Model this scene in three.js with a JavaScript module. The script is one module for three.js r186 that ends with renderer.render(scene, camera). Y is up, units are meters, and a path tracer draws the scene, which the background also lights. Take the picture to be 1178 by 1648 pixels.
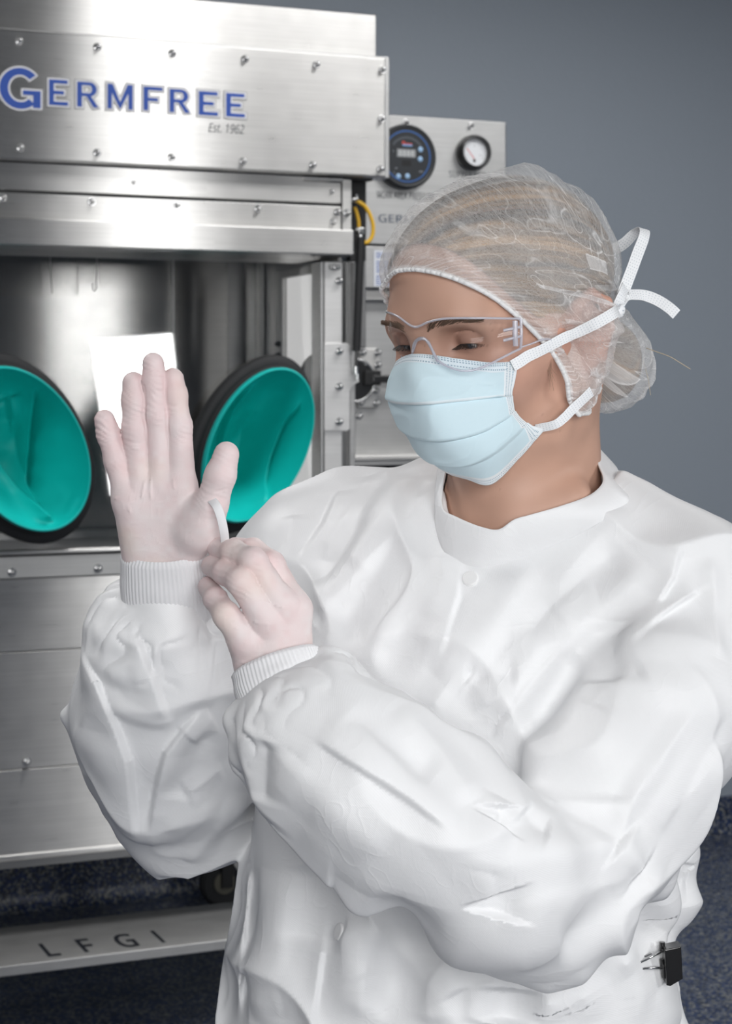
import * as THREE from 'three';
import { RoundedBoxGeometry } from 'three/addons/geometries/RoundedBoxGeometry.js';
import { mergeGeometries, mergeVertices } from 'three/addons/utils/BufferGeometryUtils.js';
import { RectAreaLightUniformsLib } from 'three/addons/lights/RectAreaLightUniformsLib.js';
import { FontLoader } from 'three/addons/loaders/FontLoader.js';
import { TextGeometry } from 'three/addons/geometries/TextGeometry.js';

// ---------------------------------------------------------------- camera, lights, exposure
const W = 1178, H = 1648, F = 3000, CX = 589, CY = 630, EYE = 1.48;
const scene = new THREE.Scene();
const camera = new THREE.PerspectiveCamera(2 * Math.atan(H / 2 / F) * 180 / Math.PI, W / H, 0.05, 60);
camera.position.set(0, EYE, 0);
camera.setViewOffset(W, H, 0, H / 2 - CY, W, H);
camera.focus = 1.42; camera.userData.fStop = 18;
const renderer = new THREE.WebGLRenderer({ antialias: true });
renderer.setSize(W, H);
renderer.toneMapping = THREE.LinearToneMapping;
renderer.toneMappingExposure = 1.03;
renderer.shadowMap.enabled = true;
RectAreaLightUniformsLib.init();
scene.background = new THREE.Color(0x000000);
const KEY_RADIANCE = 16, PANEL_RADIANCE = 12, FILL_RADIANCE = 6.7;

// the isolator and the wall behind it share one frame, turned 23 degrees to the lens: x along the front, z out of it
const TURN = 23 * Math.PI / 180, cu = Math.cos(TURN), su = Math.sin(TURN);
const O = new THREE.Vector3(-0.844, 0, -4.3);
const V3 = (x, y, z) => new THREE.Vector3(x, y, z);
const fromRoom = (x, y, z) => V3(O.x + x * cu + z * su, y, O.z - x * su + z * cu);
// point at image (px, py) and depth d in front of the lens
const at = (px, py, d) => V3((px - CX) * d / F, EYE - (py - CY) * d / F, -d);
// point of the plane z = w of the room frame seen at (px, py), in room coordinates
function on(px, py, w) {
  const dx = (px - CX) / F, dy = -(py - CY) / F;
  const ox = -O.x, oz = -O.z;                              // camera minus O
  const cxL = ox * cu - oz * su, czL = ox * su + oz * cu;
  const du = dx * cu + su, dn = dx * su - cu;
  const t = (w - czL) / dn;
  return V3(cxL + du * t, EYE + dy * t, w);
}
const rng = (seed) => () => { seed |= 0; seed = seed + 0x6D2B79F5 | 0; let t = Math.imul(seed ^ seed >>> 15, 1 | seed); t = t + Math.imul(t ^ t >>> 7, 61 | t) ^ t; return ((t ^ t >>> 14) >>> 0) / 4294967296; };
const clamp = THREE.MathUtils.clamp, lerp = THREE.MathUtils.lerp, sstep = THREE.MathUtils.smoothstep;
const used = {};
function numbered(name) { const n = used[name] = (used[name] ?? -1) + 1; return n ? name + '_' + String(n).padStart(3, '0') : name; }
function tag(o, label, category, group) { o.userData.label = label; if (category) o.userData.category = category; if (group) o.userData.group = group; return o; }
function thing(name, label, category, pos, turn = 0, group) {
  const g = new THREE.Group(); g.name = numbered(name); if (pos) g.position.copy(pos); g.rotation.y = turn; scene.add(g);
  return tag(g, label, category, group);
}
function part(name, geo, mat, parent, label) {
  const m = new THREE.Mesh(geo, mat); m.name = name; m.castShadow = m.receiveShadow = true; parent.add(m);
  if (label) m.userData.label = label;
  return m;
}
function struct(name, geo, mat, parent = scene) {
  const m = new THREE.Mesh(geo, mat); m.name = name; m.castShadow = m.receiveShadow = true; m.userData.kind = 'structure'; parent.add(m); return m;
}
function boxUV(g) {                                        // uv in metres, u along x (or z on the sides)
  if (g.index) g = g.toNonIndexed();
  const p = g.attributes.position, n = g.attributes.normal, uv = new Float32Array(p.count * 2);
  for (let i = 0; i < p.count; i += 3) {
    const a = [0, 0, 0];
    for (let k = 0; k < 3; k++) { a[0] += Math.abs(n.getX(i + k)); a[1] += Math.abs(n.getY(i + k)); a[2] += Math.abs(n.getZ(i + k)); }
    const ax = a[2] >= a[0] && a[2] >= a[1] ? 2 : a[1] >= a[0] ? 1 : 0;
    for (let k = 0; k < 3; k++) {
      const x = p.getX(i + k), y = p.getY(i + k), z = p.getZ(i + k);
      uv[(i + k) * 2] = ax === 0 ? z : x; uv[(i + k) * 2 + 1] = ax === 1 ? z : y;
    }
  }
  g.setAttribute('uv', new THREE.BufferAttribute(uv, 2));
  return g;
}
function box(x0, y0, z0, x1, y1, z1, r = 0.002) {
  const w = Math.abs(x1 - x0), h = Math.abs(y1 - y0), d = Math.abs(z1 - z0);
  const rr = Math.min(r, w * 0.45, h * 0.45, d * 0.45);
  const g = rr > 0 ? new RoundedBoxGeometry(w, h, d, 2, rr) : new THREE.BoxGeometry(w, h, d);
  g.translate((x0 + x1) / 2, (y0 + y1) / 2, (z0 + z1) / 2);
  return boxUV(g);
}
function plain(g) { const o = new THREE.BufferGeometry(); const s = g.index ? g.toNonIndexed() : g; for (const k of ['position', 'normal', 'uv']) o.setAttribute(k, s.attributes[k]); return o; }
const merge = (list) => mergeGeometries(list.map(plain));
function tube(points, r, seg = 40, rad = 10, closed = false) { return new THREE.TubeGeometry(new THREE.CatmullRomCurve3(points, closed, 'centripetal'), seg, r, rad, closed); }
function rod(a, b, r, rad = 16, r2 = r) {
  const g = new THREE.CylinderGeometry(r2, r, a.distanceTo(b), rad, 1); 
  const q = new THREE.Quaternion().setFromUnitVectors(V3(0, 1, 0), b.clone().sub(a).normalize());
  g.applyQuaternion(q); g.translate((a.x + b.x) / 2, (a.y + b.y) / 2, (a.z + b.z) / 2); return g;
}
// value noise on a torus lattice, for textures that repeat
function tileNoise(seed, n) {
  const r = rng(seed), v = new Float32Array(n * n).map(() => r());
  return (x, y) => {
    x = ((x % n) + n) % n; y = ((y % n) + n) % n; const i = Math.floor(x), j = Math.floor(y), fx = x - i, fy = y - j, s = fx * fx * (3 - 2 * fx), t = fy * fy * (3 - 2 * fy), i1 = (i + 1) % n, j1 = (j + 1) % n;
    return lerp(lerp(v[j * n + i], v[j * n + i1], s), lerp(v[j1 * n + i], v[j1 * n + i1], s), t);
  };
}
function dataTex(w, h, fn, srgb, repeat) {
  const d = new Uint8Array(w * h * 4);
  for (let y = 0; y < h; y++) for (let x = 0; x < w; x++) { const c = fn(x, y), o = (y * w + x) * 4; for (let k = 0; k < 3; k++) d[o + k] = clamp(Math.round((Array.isArray(c) ? c[k] : c) * 255), 0, 255); d[o + 3] = Array.isArray(c) && c.length > 3 ? clamp(Math.round(c[3] * 255), 0, 255) : 255; }
  const t = new THREE.DataTexture(d, w, h, THREE.RGBAFormat);
  t.magFilter = THREE.LinearFilter; t.minFilter = THREE.LinearFilter; t.wrapS = t.wrapT = THREE.RepeatWrapping;
  if (srgb) t.colorSpace = THREE.SRGBColorSpace;
  if (repeat) t.repeat.set(...repeat);
  t.needsUpdate = true; return t;
}
// 3-D noise for shapes
const P3 = (() => { const r = rng(7), p = Array.from({ length: 256 }, (_, i) => i); for (let i = 255; i > 0; i--) { const j = Math.floor(r() * (i + 1)); [p[i], p[j]] = [p[j], p[i]]; } return Uint8Array.from([...p, ...p]); })();
const G3 = (() => { const r = rng(11), g = new Float32Array(256); for (let i = 0; i < 256; i++) g[i] = r() * 2 - 1; return g; })();
function noise3(x, y, z) {
  const i = Math.floor(x), j = Math.floor(y), k = Math.floor(z), fx = x - i, fy = y - j, fz = z - k;
  const s = fx * fx * fx * (fx * (fx * 6 - 15) + 10), t = fy * fy * fy * (fy * (fy * 6 - 15) + 10), u = fz * fz * fz * (fz * (fz * 6 - 15) + 10);
  const h = (a, b, c) => G3[P3[(P3[(P3[a & 255] + b) & 255] + c) & 255]];
  const l = (a, b, m) => a + (b - a) * m;
  return l(l(l(h(i, j, k), h(i + 1, j, k), s), l(h(i, j + 1, k), h(i + 1, j + 1, k), s), t), l(l(h(i, j, k + 1), h(i + 1, j, k + 1), s), l(h(i, j + 1, k + 1), h(i + 1, j + 1, k + 1), s), t), u);
}
const std = (o) => new THREE.MeshStandardMaterial(o), phys = (o) => new THREE.MeshPhysicalMaterial(o);
const lin = (r, g, b) => new THREE.Color().setRGB(r, g, b);

// ---------------------------------------------------------------- the room
const M = {};
{ // flake floor: epoxy with blue, dark and pale chips
  const r = rng(3), n = 1024, cells = 230, pt = new Float32Array(cells * cells * 3);
  for (let i = 0; i < cells * cells; i++) { pt[i * 3] = r(); pt[i * 3 + 1] = r(); pt[i * 3 + 2] = r(); }
  const pal = [[0.09, 0.14, 0.28], [0.07, 0.11, 0.2], [0.12, 0.17, 0.28], [0.36, 0.37, 0.38], [0.48, 0.48, 0.46], [0.14, 0.15, 0.18], [0.3, 0.32, 0.36], [0.08, 0.15, 0.31]];
  const t = dataTex(n, n, (x, y) => {
    const gx = x / n * cells, gy = y / n * cells, ix = Math.floor(gx), iy = Math.floor(gy); let best = 9, id = 0;
    for (let b = -1; b <= 1; b++) for (let a = -1; a <= 1; a++) {
      const cx = (ix + a + cells) % cells, cy = (iy + b + cells) % cells, k = (cy * cells + cx) * 3, dx = ix + a + pt[k] - gx, dy = iy + b + pt[k + 1] - gy, d = dx * dx + dy * dy;
      if (d < best) { best = d; id = k; }
    }
    return pal[Math.floor(pt[id + 2] * pal.length)].map((c) => Math.pow(c, 0.84) * 1.03);
  }, true, [0.7, 0.7]);
  M.flake = phys({ map: t, roughness: 0.38, clearcoat: 0.3, clearcoatRoughness: 0.3 });
}
{
  const a = tileNoise(5, 64), b = tileNoise(6, 256);
  const t = dataTex(512, 512, (x, y) => 0.5 * a(x / 8, y / 8) + 0.5 * b(x / 2, y / 2), false, [1.2, 1.2]);
  M.wall = std({ color: lin(0.345, 0.39, 0.445), roughness: 0.55, bumpMap: t, bumpScale: 0.0008 });
  M.ceiling = std({ color: lin(0.4, 0.4, 0.4), roughness: 0.9, bumpMap: t, bumpScale: 0.0006 });
}
M.white = std({ color: lin(0.78, 0.78, 0.78), roughness: 0.5 });
const room = (geo) => { geo.rotateY(TURN); geo.translate(O.x, O.y, O.z); return geo; };
const WALL_Z = -0.99, X0 = -4.2, X1 = 4.6, Z1 = 7.6, CEIL = 3.0;
struct('floor', room(box(X0 - 0.15, -0.12, WALL_Z - 0.15, X1 + 0.15, 0, Z1 + 0.15, 0)), M.flake);
struct('ceiling', room(box(X0 - 0.15, CEIL, WALL_Z - 0.15, X1 + 0.15, CEIL + 0.12, Z1 + 0.15, 0)), M.ceiling);
struct('wall_back', room(box(X0 - 0.15, 0, WALL_Z - 0.15, X1 + 0.15, CEIL, WALL_Z, 0)), M.wall);
struct('wall_front', room(box(X0 - 0.15, 0, Z1, X1 + 0.15, CEIL, Z1 + 0.15, 0)), M.wall);
struct('wall_left', room(box(X0 - 0.15, 0, WALL_Z, X0, CEIL, Z1, 0)), M.white);
struct('wall_right', room(box(X1, 0, WALL_Z, X1 + 0.15, CEIL, Z1, 0)), M.wall);
{ // coved base of the same flake floor, run up the back wall
  const s = new THREE.Shape(); s.moveTo(0, 0); s.lineTo(0.045, 0); s.quadraticCurveTo(0.008, 0.004, 0.006, 0.05); s.lineTo(0.006, 0.122); s.lineTo(0, 0.125); s.lineTo(0, 0);
  const g = new THREE.ExtrudeGeometry(s, { depth: X1 - X0, bevelEnabled: false, curveSegments: 8 });
  g.rotateY(-Math.PI / 2); g.scale(1, 1, 1); // extrusion runs along -x, profile x becomes z
  g.translate(X1, 0, WALL_Z);
  struct('baseboard_back', room(boxUV(g)), M.flake);
}
// lamps: ceiling panels and the photographer's softbox that the steel and the glass mirror
const glow = (k) => std({ color: 0xffffff, emissive: 0xffffff, emissiveIntensity: k, roughness: 0.8 });
function panelLight(x, z, w, d, label, k = PANEL_RADIANCE) {
  const p = fromRoom(x, CEIL, z), g = thing('ceiling_light', label, 'light', p, TURN);
  part('frame', merge([box(-w / 2 - .03, -0.02, -d / 2 - .03, w / 2 + .03, 0, -d / 2), box(-w / 2 - .03, -0.02, d / 2, w / 2 + .03, 0, d / 2 + .03), box(-w / 2 - .03, -0.02, -d / 2, -w / 2, 0, d / 2), box(w / 2, -0.02, -d / 2, w / 2 + .03, 0, d / 2)]), M.white, g);
  part('diffuser', box(-w / 2, -0.012, -d / 2, w / 2, -0.002, d / 2, 0), glow(0.9), g);
  const L = new THREE.RectAreaLight(0xfffefd, k, w, d); L.name = 'panel_light'; L.position.set(0, -0.016, 0); L.rotation.x = -Math.PI / 2; g.add(L);
}
panelLight(1.5, 0.8, 2.1, 0.5, 'flush ceiling light panel nearest the grey back wall', PANEL_RADIANCE * 0.75);
panelLight(3.1, 4.4, 1.4, 0.8, 'flush ceiling light panel behind the photographer to the right', PANEL_RADIANCE * 0.8);
panelLight(-1.2, 1.6, 0.7, 1.2, 'flush ceiling light panel over the left end of the isolator', PANEL_RADIANCE * 0.8);
function softbox(pos, target, w, h, k, label) {
  const g = thing('softbox', label, 'studio light', V3(pos.x, 0, pos.z)); g.rotation.order = 'YXZ';
  const dir = target.clone().sub(pos), yaw = Math.atan2(dir.x, dir.z), pitch = -Math.atan2(dir.y, Math.hypot(dir.x, dir.z));
  g.rotation.y = yaw;
  const head = new THREE.Group(); head.name = 'head'; head.position.set(0, pos.y, 0); head.rotation.x = pitch; g.add(head);
  const s = new THREE.CylinderGeometry(0.09, Math.SQRT1_2, 0.34, 4, 1, true); s.rotateY(Math.PI / 4); s.scale(w, 1, h); s.rotateX(-Math.PI / 2); s.scale(1, 1, 1);
  s.translate(0, 0, -0.19);
  part('shell', s, std({ color: lin(0.02, 0.02, 0.02), roughness: 0.8, side: THREE.DoubleSide }), head);
  part('diffuser', box(-w / 2, -h / 2, -0.018, w / 2, h / 2, -0.008, 0), glow(1.2), head);
  part('stand', merge([rod(V3(0, 0.35, -0.3), V3(0, pos.y - 0.05, -0.3), 0.016), rod(V3(0, 0.5, -0.3), V3(0.45, 0.015, -0.1), 0.012), rod(V3(0, 0.5, -0.3), V3(-0.45, 0.015, -0.1), 0.012), rod(V3(0, 0.5, -0.3), V3(0, 0.015, -0.8), 0.012)]), std({ color: lin(0.03, 0.03, 0.03), roughness: 0.5 }), g);
  const L = new THREE.RectAreaLight(0xffffff, k, w, h); L.name = 'softbox_light'; L.rotation.y = Math.PI; L.position.z = 0.002; head.add(L);
}
softbox(fromRoom(1.95, 2.0, 5.5), V3(0.05, 1.25, -1.6), 0.47, 0.86, KEY_RADIANCE, 'black softbox lamp on a stand to the right of the woman, mirrored in the glass');
softbox(V3(0.36, 1.72, 0.73), V3(0.05, 1.2, -1.5), 1.5, 1.0, FILL_RADIANCE, 'wide softbox lamp on a stand beside the camera, just behind it');

// ---------------------------------------------------------------- the steel isolator
{
  const a = tileNoise(21, 256), b = tileNoise(22, 64), c = tileNoise(23, 16);
  const t = dataTex(512, 512, (x, y) => { const s = a(x / 128, y / 2), l = b(x / 128, y / 8), m = c(x / 32, y / 32); return [0, 0.93 + 0.09 * (0.4 * s + 0.2 * l + 0.4 * m), 1]; }, false, [2, 2]);
  const cm = dataTex(512, 512, (x, y) => { const s = a(x / 128, y / 2), m = c(x / 32, y / 32); const v = 0.93 + 0.05 * s + 0.03 * m; return [v, v, v]; }, true, [2, 2]);
  const steel = (o) => phys({ color: lin(0.645, 0.637, 0.622), metalness: 1, roughness: 0.29, roughnessMap: t, map: cm, anisotropy: 1, anisotropyRotation: Math.PI / 2, ...o });
  M.steel = steel({});
  M.steelDull = steel({ color: lin(0.52, 0.52, 0.515), roughness: 0.42, anisotropy: 0.7 });
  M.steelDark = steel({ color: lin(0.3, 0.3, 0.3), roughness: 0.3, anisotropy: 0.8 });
  M.steelMatte = steel({ color: lin(0.78, 0.775, 0.765), roughness: 0.5, anisotropy: 0.5 });
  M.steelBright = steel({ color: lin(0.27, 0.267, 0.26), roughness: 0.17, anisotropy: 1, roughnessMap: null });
  M.chrome = std({ color: lin(0.62, 0.62, 0.62), metalness: 1, roughness: 0.16 });
  M.black = std({ color: lin(0.012, 0.012, 0.013), roughness: 0.55 });
  M.blackGloss = phys({ color: lin(0.01, 0.01, 0.011), roughness: 0.3, clearcoat: 0.6, clearcoatRoughness: 0.1 });
  M.rubber = std({ color: lin(0.017, 0.018, 0.02), roughness: 0.75 });
}
const iso = thing('isolator_cabinet', 'brushed stainless steel glovebox isolator with blue lettering and dark viewing window', 'isolator', O.clone(), TURN);
const nutGeo = (() => { // acorn nut on a washer, about 12 px across
  const washer = new THREE.CylinderGeometry(0.0085, 0.0088, 0.0018, 14); washer.translate(0, 0.0009, 0);
  const hex = new THREE.CylinderGeometry(0.0064, 0.0064, 0.005, 6); hex.translate(0, 0.0043, 0);
  const dome = new THREE.SphereGeometry(0.0058, 10, 5, 0, Math.PI * 2, 0, Math.PI / 2); dome.translate(0, 0.0066, 0);
  const g = merge([washer, hex, dome]); g.rotateX(Math.PI / 2); g.scale(1.12, 1.12, 1.4); return g;
})();
function nut(px, py, w, parent, s = 1) { const m = part('cap_nut', nutGeo, M.chrome, parent); m.position.copy(on(px, py, w)); m.rotation.z = px * 1.7 + py; m.scale.setScalar(s); return m; }
const plate = (x0, y0, y1, x1, w, d, r = 0.002) => { const a = on(x0, y0, w), b = on(x0, y1, w), c = on(x1, y0, w); return box(a.x, b.y, w - d, c.x, a.y, w, r); };
// y values of a plate are taken at its x0: perspective carries them along the front
const XL = -90;
const yAt0 = (y, w) => { const p = on(0, y, w); return (px) => p.y; };
const slab = (name, y0, y1, x1, w, d, mat, r = 0.002, x0 = XL) => {   // y0, y1 measured at px = 0
  const t = on(0, y0, w), b = on(0, y1, w), l = on(x0, y0, w), e = on(x1, y0, w);
  return part(name, box(l.x, b.y, w - d, e.x, t.y, w, r), mat, iso);
};
slab('top_plenum', -28, 120, 606, -0.05, 0.6, M.steel, 0.004);
const filterPanel = slab('filter_panel', 45.5, 255, 621, 0.03, 0.10, M.steel, 0.005);
for (const [x, y] of [[31, 66], [156, 76], [277, 86], [394, 95], [509, 104], [615, 112], [33, 238], [156, 246], [276, 253], [391, 259], [503, 265], [612, 272], [614, 191]]) nut(x, y, 0.0305, filterPanel);
slab('filter_panel_flange', 43.5, 256.5, 627, 0.012, 0.06, M.steelDull, 0.003);
const stripA = slab('hinged_strip', 260, 304.5, 549, 0, 0.03, M.steel);
for (const [x, y] of [[215, 294], [534, 308]]) nut(x, y, 0.0005, stripA, 0.62);
{ // piano hinge
  const p = on(488, 287, 0.004), q = on(550, 291, 0.004);
  part('hinge', merge([rod(V3(p.x, p.y, 0.006), V3(lerp(p.x, q.x, 0.36), p.y, 0.006), 0.0065), rod(V3(lerp(p.x, q.x, 0.37), p.y, 0.006), V3(lerp(p.x, q.x, 0.66), p.y, 0.006), 0.0065), rod(V3(lerp(p.x, q.x, 0.67), p.y, 0.006), V3(q.x, p.y, 0.006), 0.0065)]), M.steelDull, iso);
}
slab('seal_strip', 250, 262, 600, -0.002, 0.03, M.black, 0);
slab('seal_strip', 303.5, 312, 548, -0.004, 0.03, M.black, 0);
const stripB = slab('bolted_strip', 309.5, 351, 549, 0, 0.03, M.steel);
for (const [x, y, s] of [[5, 318, 1], [147, 325, 1], [284, 331, 1], [415, 336, 1], [543, 341, 1], [536, 357, 0.85]]) nut(x, y, 0.0005, stripB, s);
{
  const a = on(551, 288, 0), b = on(566, 371, 0);
  const side = part('side_frame', box(a.x, b.y, -0.05, b.x, a.y, 0.0, 0.002), M.steel, iso); nut(558, 343, 0.0005, side);
}
slab('hood', 349, 393.5, 570, 0.055, 0.33, M.steel, 0.004);
slab('upper_body', 60, 350, 566, -0.035, 0.6, M.steelDull, 0.002);
// chamber: back, right side, ceiling and tray
const zB = -0.62, chTop = on(0, 375, 0).y, trayY = 1.112;
const sideX = on(420, 600, zB).x, leftX = -0.9;
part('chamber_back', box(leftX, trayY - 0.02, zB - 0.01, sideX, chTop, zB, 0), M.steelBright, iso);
part('chamber_side', box(leftX - 0.01, trayY - 0.02, zB, leftX, chTop, -0.02, 0), M.steelDull, iso, 'left side wall of the chamber');
{ // right side wall with its pass-through window
  const zf = -0.05, z0 = -0.42, z1 = -0.13, y0 = 1.2, y1 = on(450, 447, -0.4).y;
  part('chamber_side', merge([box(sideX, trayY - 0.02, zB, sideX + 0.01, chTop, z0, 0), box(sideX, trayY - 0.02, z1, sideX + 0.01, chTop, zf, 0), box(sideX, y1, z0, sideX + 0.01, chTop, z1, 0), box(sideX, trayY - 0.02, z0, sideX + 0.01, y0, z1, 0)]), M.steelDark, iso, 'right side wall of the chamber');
  const fr = part('window_frame', merge([box(sideX - 0.012, y0 - 0.03, z0 - 0.045, sideX, y1 + 0.02, z0), box(sideX - 0.012, y0 - 0.03, z1, sideX, y1 + 0.02, z1 + 0.03), box(sideX - 0.012, y1, z0, sideX, y1 + 0.02, z1)]), M.steelDull, iso);
  for (const y of [1.608, 1.578]) { const n = part('cap_nut', nutGeo, M.black, fr); n.rotation.y = -Math.PI / 2; n.position.set(sideX - 0.012, y, z0 - 0.022); n.scale.setScalar(0.8); }
  part('pass_through_window', box(sideX + 0.002, y0, z0, sideX + 0.008, y1, z1, 0), std({ color: lin(0.8, 0.8, 0.8), roughness: 0.35, emissive: lin(1, 0.99, 0.98), emissiveIntensity: 0.5 }), iso, 'backlit white pass-through window');
}
{ // seams and standing edges at the back
  const s = on(278, 500, zB);
  part('seam_bar', box(s.x - 0.003, trayY, zB, s.x + 0.003, chTop, zB + 0.006, 0.001), M.steelDull, iso);
  const e = on(424, 500, zB + 0.02);
  part('corner_post', box(e.x - 0.014, trayY, zB, e.x - 0.002, chTop, zB + 0.035, 0.002), M.steelDull, iso);
  const k = on(383, 500, zB);
  part('back_recess', box(k.x - 0.03, trayY, zB, k.x + 0.02, chTop, zB + 0.004, 0.001), M.steelDark, iso);
}
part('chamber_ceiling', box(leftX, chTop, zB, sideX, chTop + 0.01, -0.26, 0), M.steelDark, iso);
part('work_tray', merge([box(leftX, trayY - 0.03, zB, sideX, trayY - 0.02, -0.01, 0), box(leftX, trayY - 0.03, zB + 0.0, sideX, trayY, zB + 0.05, 0.004), box(leftX, trayY - 0.03, -0.05, sideX, trayY - 0.001, -0.012, 0.004)]), M.steelDull, iso);
{ // hooks that hang in the chamber
  const h = on(156, 415, zB + 0.1), b = on(155, 468, zB + 0.1), r = 0.0032;
  part('hook', tube([V3(h.x, chTop, h.z), V3(b.x, b.y + 0.02, b.z), V3(b.x, b.y + 0.006, b.z), V3(b.x - 0.004, b.y, b.z), V3(b.x - 0.009, b.y + 0.004, b.z), V3(b.x - 0.01, b.y + 0.02, b.z)], 0.0016, 50, 8), M.steelDull, iso);
  const c = on(80, 415, zB + 0.06), d = on(84, 473, zB + 0.06);
  part('hook', rod(V3(c.x, chTop, c.z), d, 0.0016, 8, 0.0008), M.steelDull, iso);
}
// window pane, tilted back a little
const paneTop = on(200, 405, -0.02).y, paneBot = on(200, 892, -0.01).y, PT = 3.35 * Math.PI / 180;
{
  const a = on(XL, 600, -0.01).x, b = on(519, 600, -0.01).x, h = paneTop - paneBot;
  const sh = new THREE.Shape([new THREE.Vector2(a, 0), new THREE.Vector2(b, 0), new THREE.Vector2(b, h), new THREE.Vector2(a, h)]);
  for (const [px, py, tilt, ea, eb] of [[405, 715, -0.48, 0.122, 0.202], [30, 722, 0.5, 0.14, 0.205]]) { const c = on(px, py, 0.03), hole = new THREE.Path(); hole.absellipse(c.x, c.y - paneBot, ea * 1.0, eb * 1.0, 0, Math.PI * 2, true, tilt); sh.holes.push(hole); }   // open where the sleeves go in
  const g = new THREE.ExtrudeGeometry(sh, { depth: 0.006, bevelEnabled: false, curveSegments: 48 }); g.translate(0, 0, -0.003); g.rotateX(-PT);
  const m = part('window_pane', g, phys({ color: lin(0.98, 0.98, 0.98), transmission: 1, thickness: 0, roughness: 0.02, ior: 1.8 }), iso, 'clear viewing window');
  m.position.set(0, paneBot, -0.012);
}
// front below the window
slab('front_lip', 887, 894, 572, 0.012, 0.02, M.steel, 0.0035);
slab('front_gap', 893, 900, 570, -0.004, 0.02, M.black, 0);
const rail = slab('front_rail', 897, 932, 572, 0.004, 0.03, M.steelDull, 0.002);
for (const [x, y] of [[19, 921], [158, 915]]) nut(x, y, 0.0045, rail, 1.05);
slab('front_panel', 933, 1050, 572, 0, 0.45, M.steel, 0.0015);
const lower = slab('front_panel', 1051.5, 1240, 572, -0.001, 0.45, M.steel, 0.0015);
nut(43, 1226, 0.0005, lower, 0.95);
slab('front_panel', 1241.5, 1379, 572, 0, 0.45, M.steel, 0.0015);
slab('bottom_lip', 1378, 1388, 572, 0.006, 0.03, M.steel, 0.004);
slab('bottom_lip', 1387, 1400, 572, -0.02, 0.42, M.steelDark, 0.002);
// post right of the window
{
  const P = (x0, y0, x1, y1, w, d, mat, name, r = 0.002) => { const a = on(x0, y0, w), b = on(x1, y1, w); return part(name, box(a.x, b.y, w - d, b.x, a.y, w, r), mat, iso); };
  const post = P(522, 421, 551, 890, 0.012, 0.05, M.steelMatte, 'post');
  P(515.5, 421, 521, 890, 0.018, 0.06, M.steelDull, 'post_flange');
  P(551, 421, 563, 890, -0.012, 0.03, M.steelDark, 'post_channel', 0.001);
  P(563, 421, 572, 890, 0.004, 0.06, M.steelDull, 'post_flange');
  nut(545.5, 452, 0.0125, post);
  P(531, 425, 549, 434, 0.02, 0.02, M.steelDull, 'stop_block', 0.003); nut(541, 430, 0.0205, post, 0.8);
  const pl = (() => {
    const q = [[522, 553], [559, 553], [562.5, 556], [562.5, 592], [566, 597], [577, 601], [577, 614], [570, 618], [564, 624], [562, 630], [562, 690], [559, 693], [522, 693]].map(([x, y]) => on(x, y, 0.016));
    const s = new THREE.Shape(q.map((p) => new THREE.Vector2(p.x, p.y)));
    const g = new THREE.ExtrudeGeometry(s, { depth: 0.004, bevelEnabled: true, bevelSize: 0.001, bevelThickness: 0.001, bevelSegments: 2 }); g.translate(0, 0, 0.013);
    return part('bracket_plate', boxUV(g), M.steelMatte, iso);
  })();
  for (const y of [565, 622, 678.5]) nut(546, y, 0.0185, pl);
  // gas strut between the hood and the bracket
  const w = 0.03, S = (x, y) => on(x, y, w);
  const strut = part('gas_strut', rod(S(580.5, 382), S(573.5, 565), 0.0105, 24), M.black, iso);
  part('strut_rod', rod(S(573.6, 564), S(572.5, 596), 0.0042, 16), M.blackGloss, strut);
  part('end_fitting', merge([rod(S(572.3, 590), S(572.2, 602), 0.0065, 12), rod(S(575, 600), S(575, 612), 0.004, 10)]), M.chrome, strut);
  part('end_fitting', merge([box(S(575, 366).x, S(575, 378).y, w - 0.01, S(585, 366).x, S(575, 366).y, w + 0.01, 0.003), rod(S(580, 376), S(580.5, 384), 0.006, 12)]), M.chrome, strut);
  const c = (x, y, z = -0.02) => on(x, y, z);
  part('cable', tube([c(570, 322), c(577, 325), c(588, 333), c(597, 350), c(600.5, 366), c(598, 382), c(590, 390.5), c(583, 389)], 0.0052, 60, 10), std({ color: lin(0.72, 0.42, 0.02), roughness: 0.45 }), iso, 'yellow cable');
  part('cable', tube([c(571, 333, -0.03), c(574, 343, -0.03), c(577, 356, -0.03), c(577.5, 366, -0.03)], 0.0046, 30, 10), std({ color: lin(0.62, 0.36, 0.02), roughness: 0.45 }), iso, 'yellow cable');
  part('cable_gland', merge([rod(c(567, 322, -0.02), c(575, 320, -0.02), 0.007, 10), rod(c(574, 313, -0.02), c(574, 326, -0.02), 0.004, 10)]), M.chrome, iso);
  const g0 = on(564, 288, -0.06), g1 = on(589, 420, -0.06); part('cable_channel', box(g0.x, g1.y, -0.09, g1.x, g0.y, -0.06, 0), M.black, iso);
  P(571.5, 300, 589, 560, -0.1, 0.03, M.steelDark, 'side_frame', 0.002);
}
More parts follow.
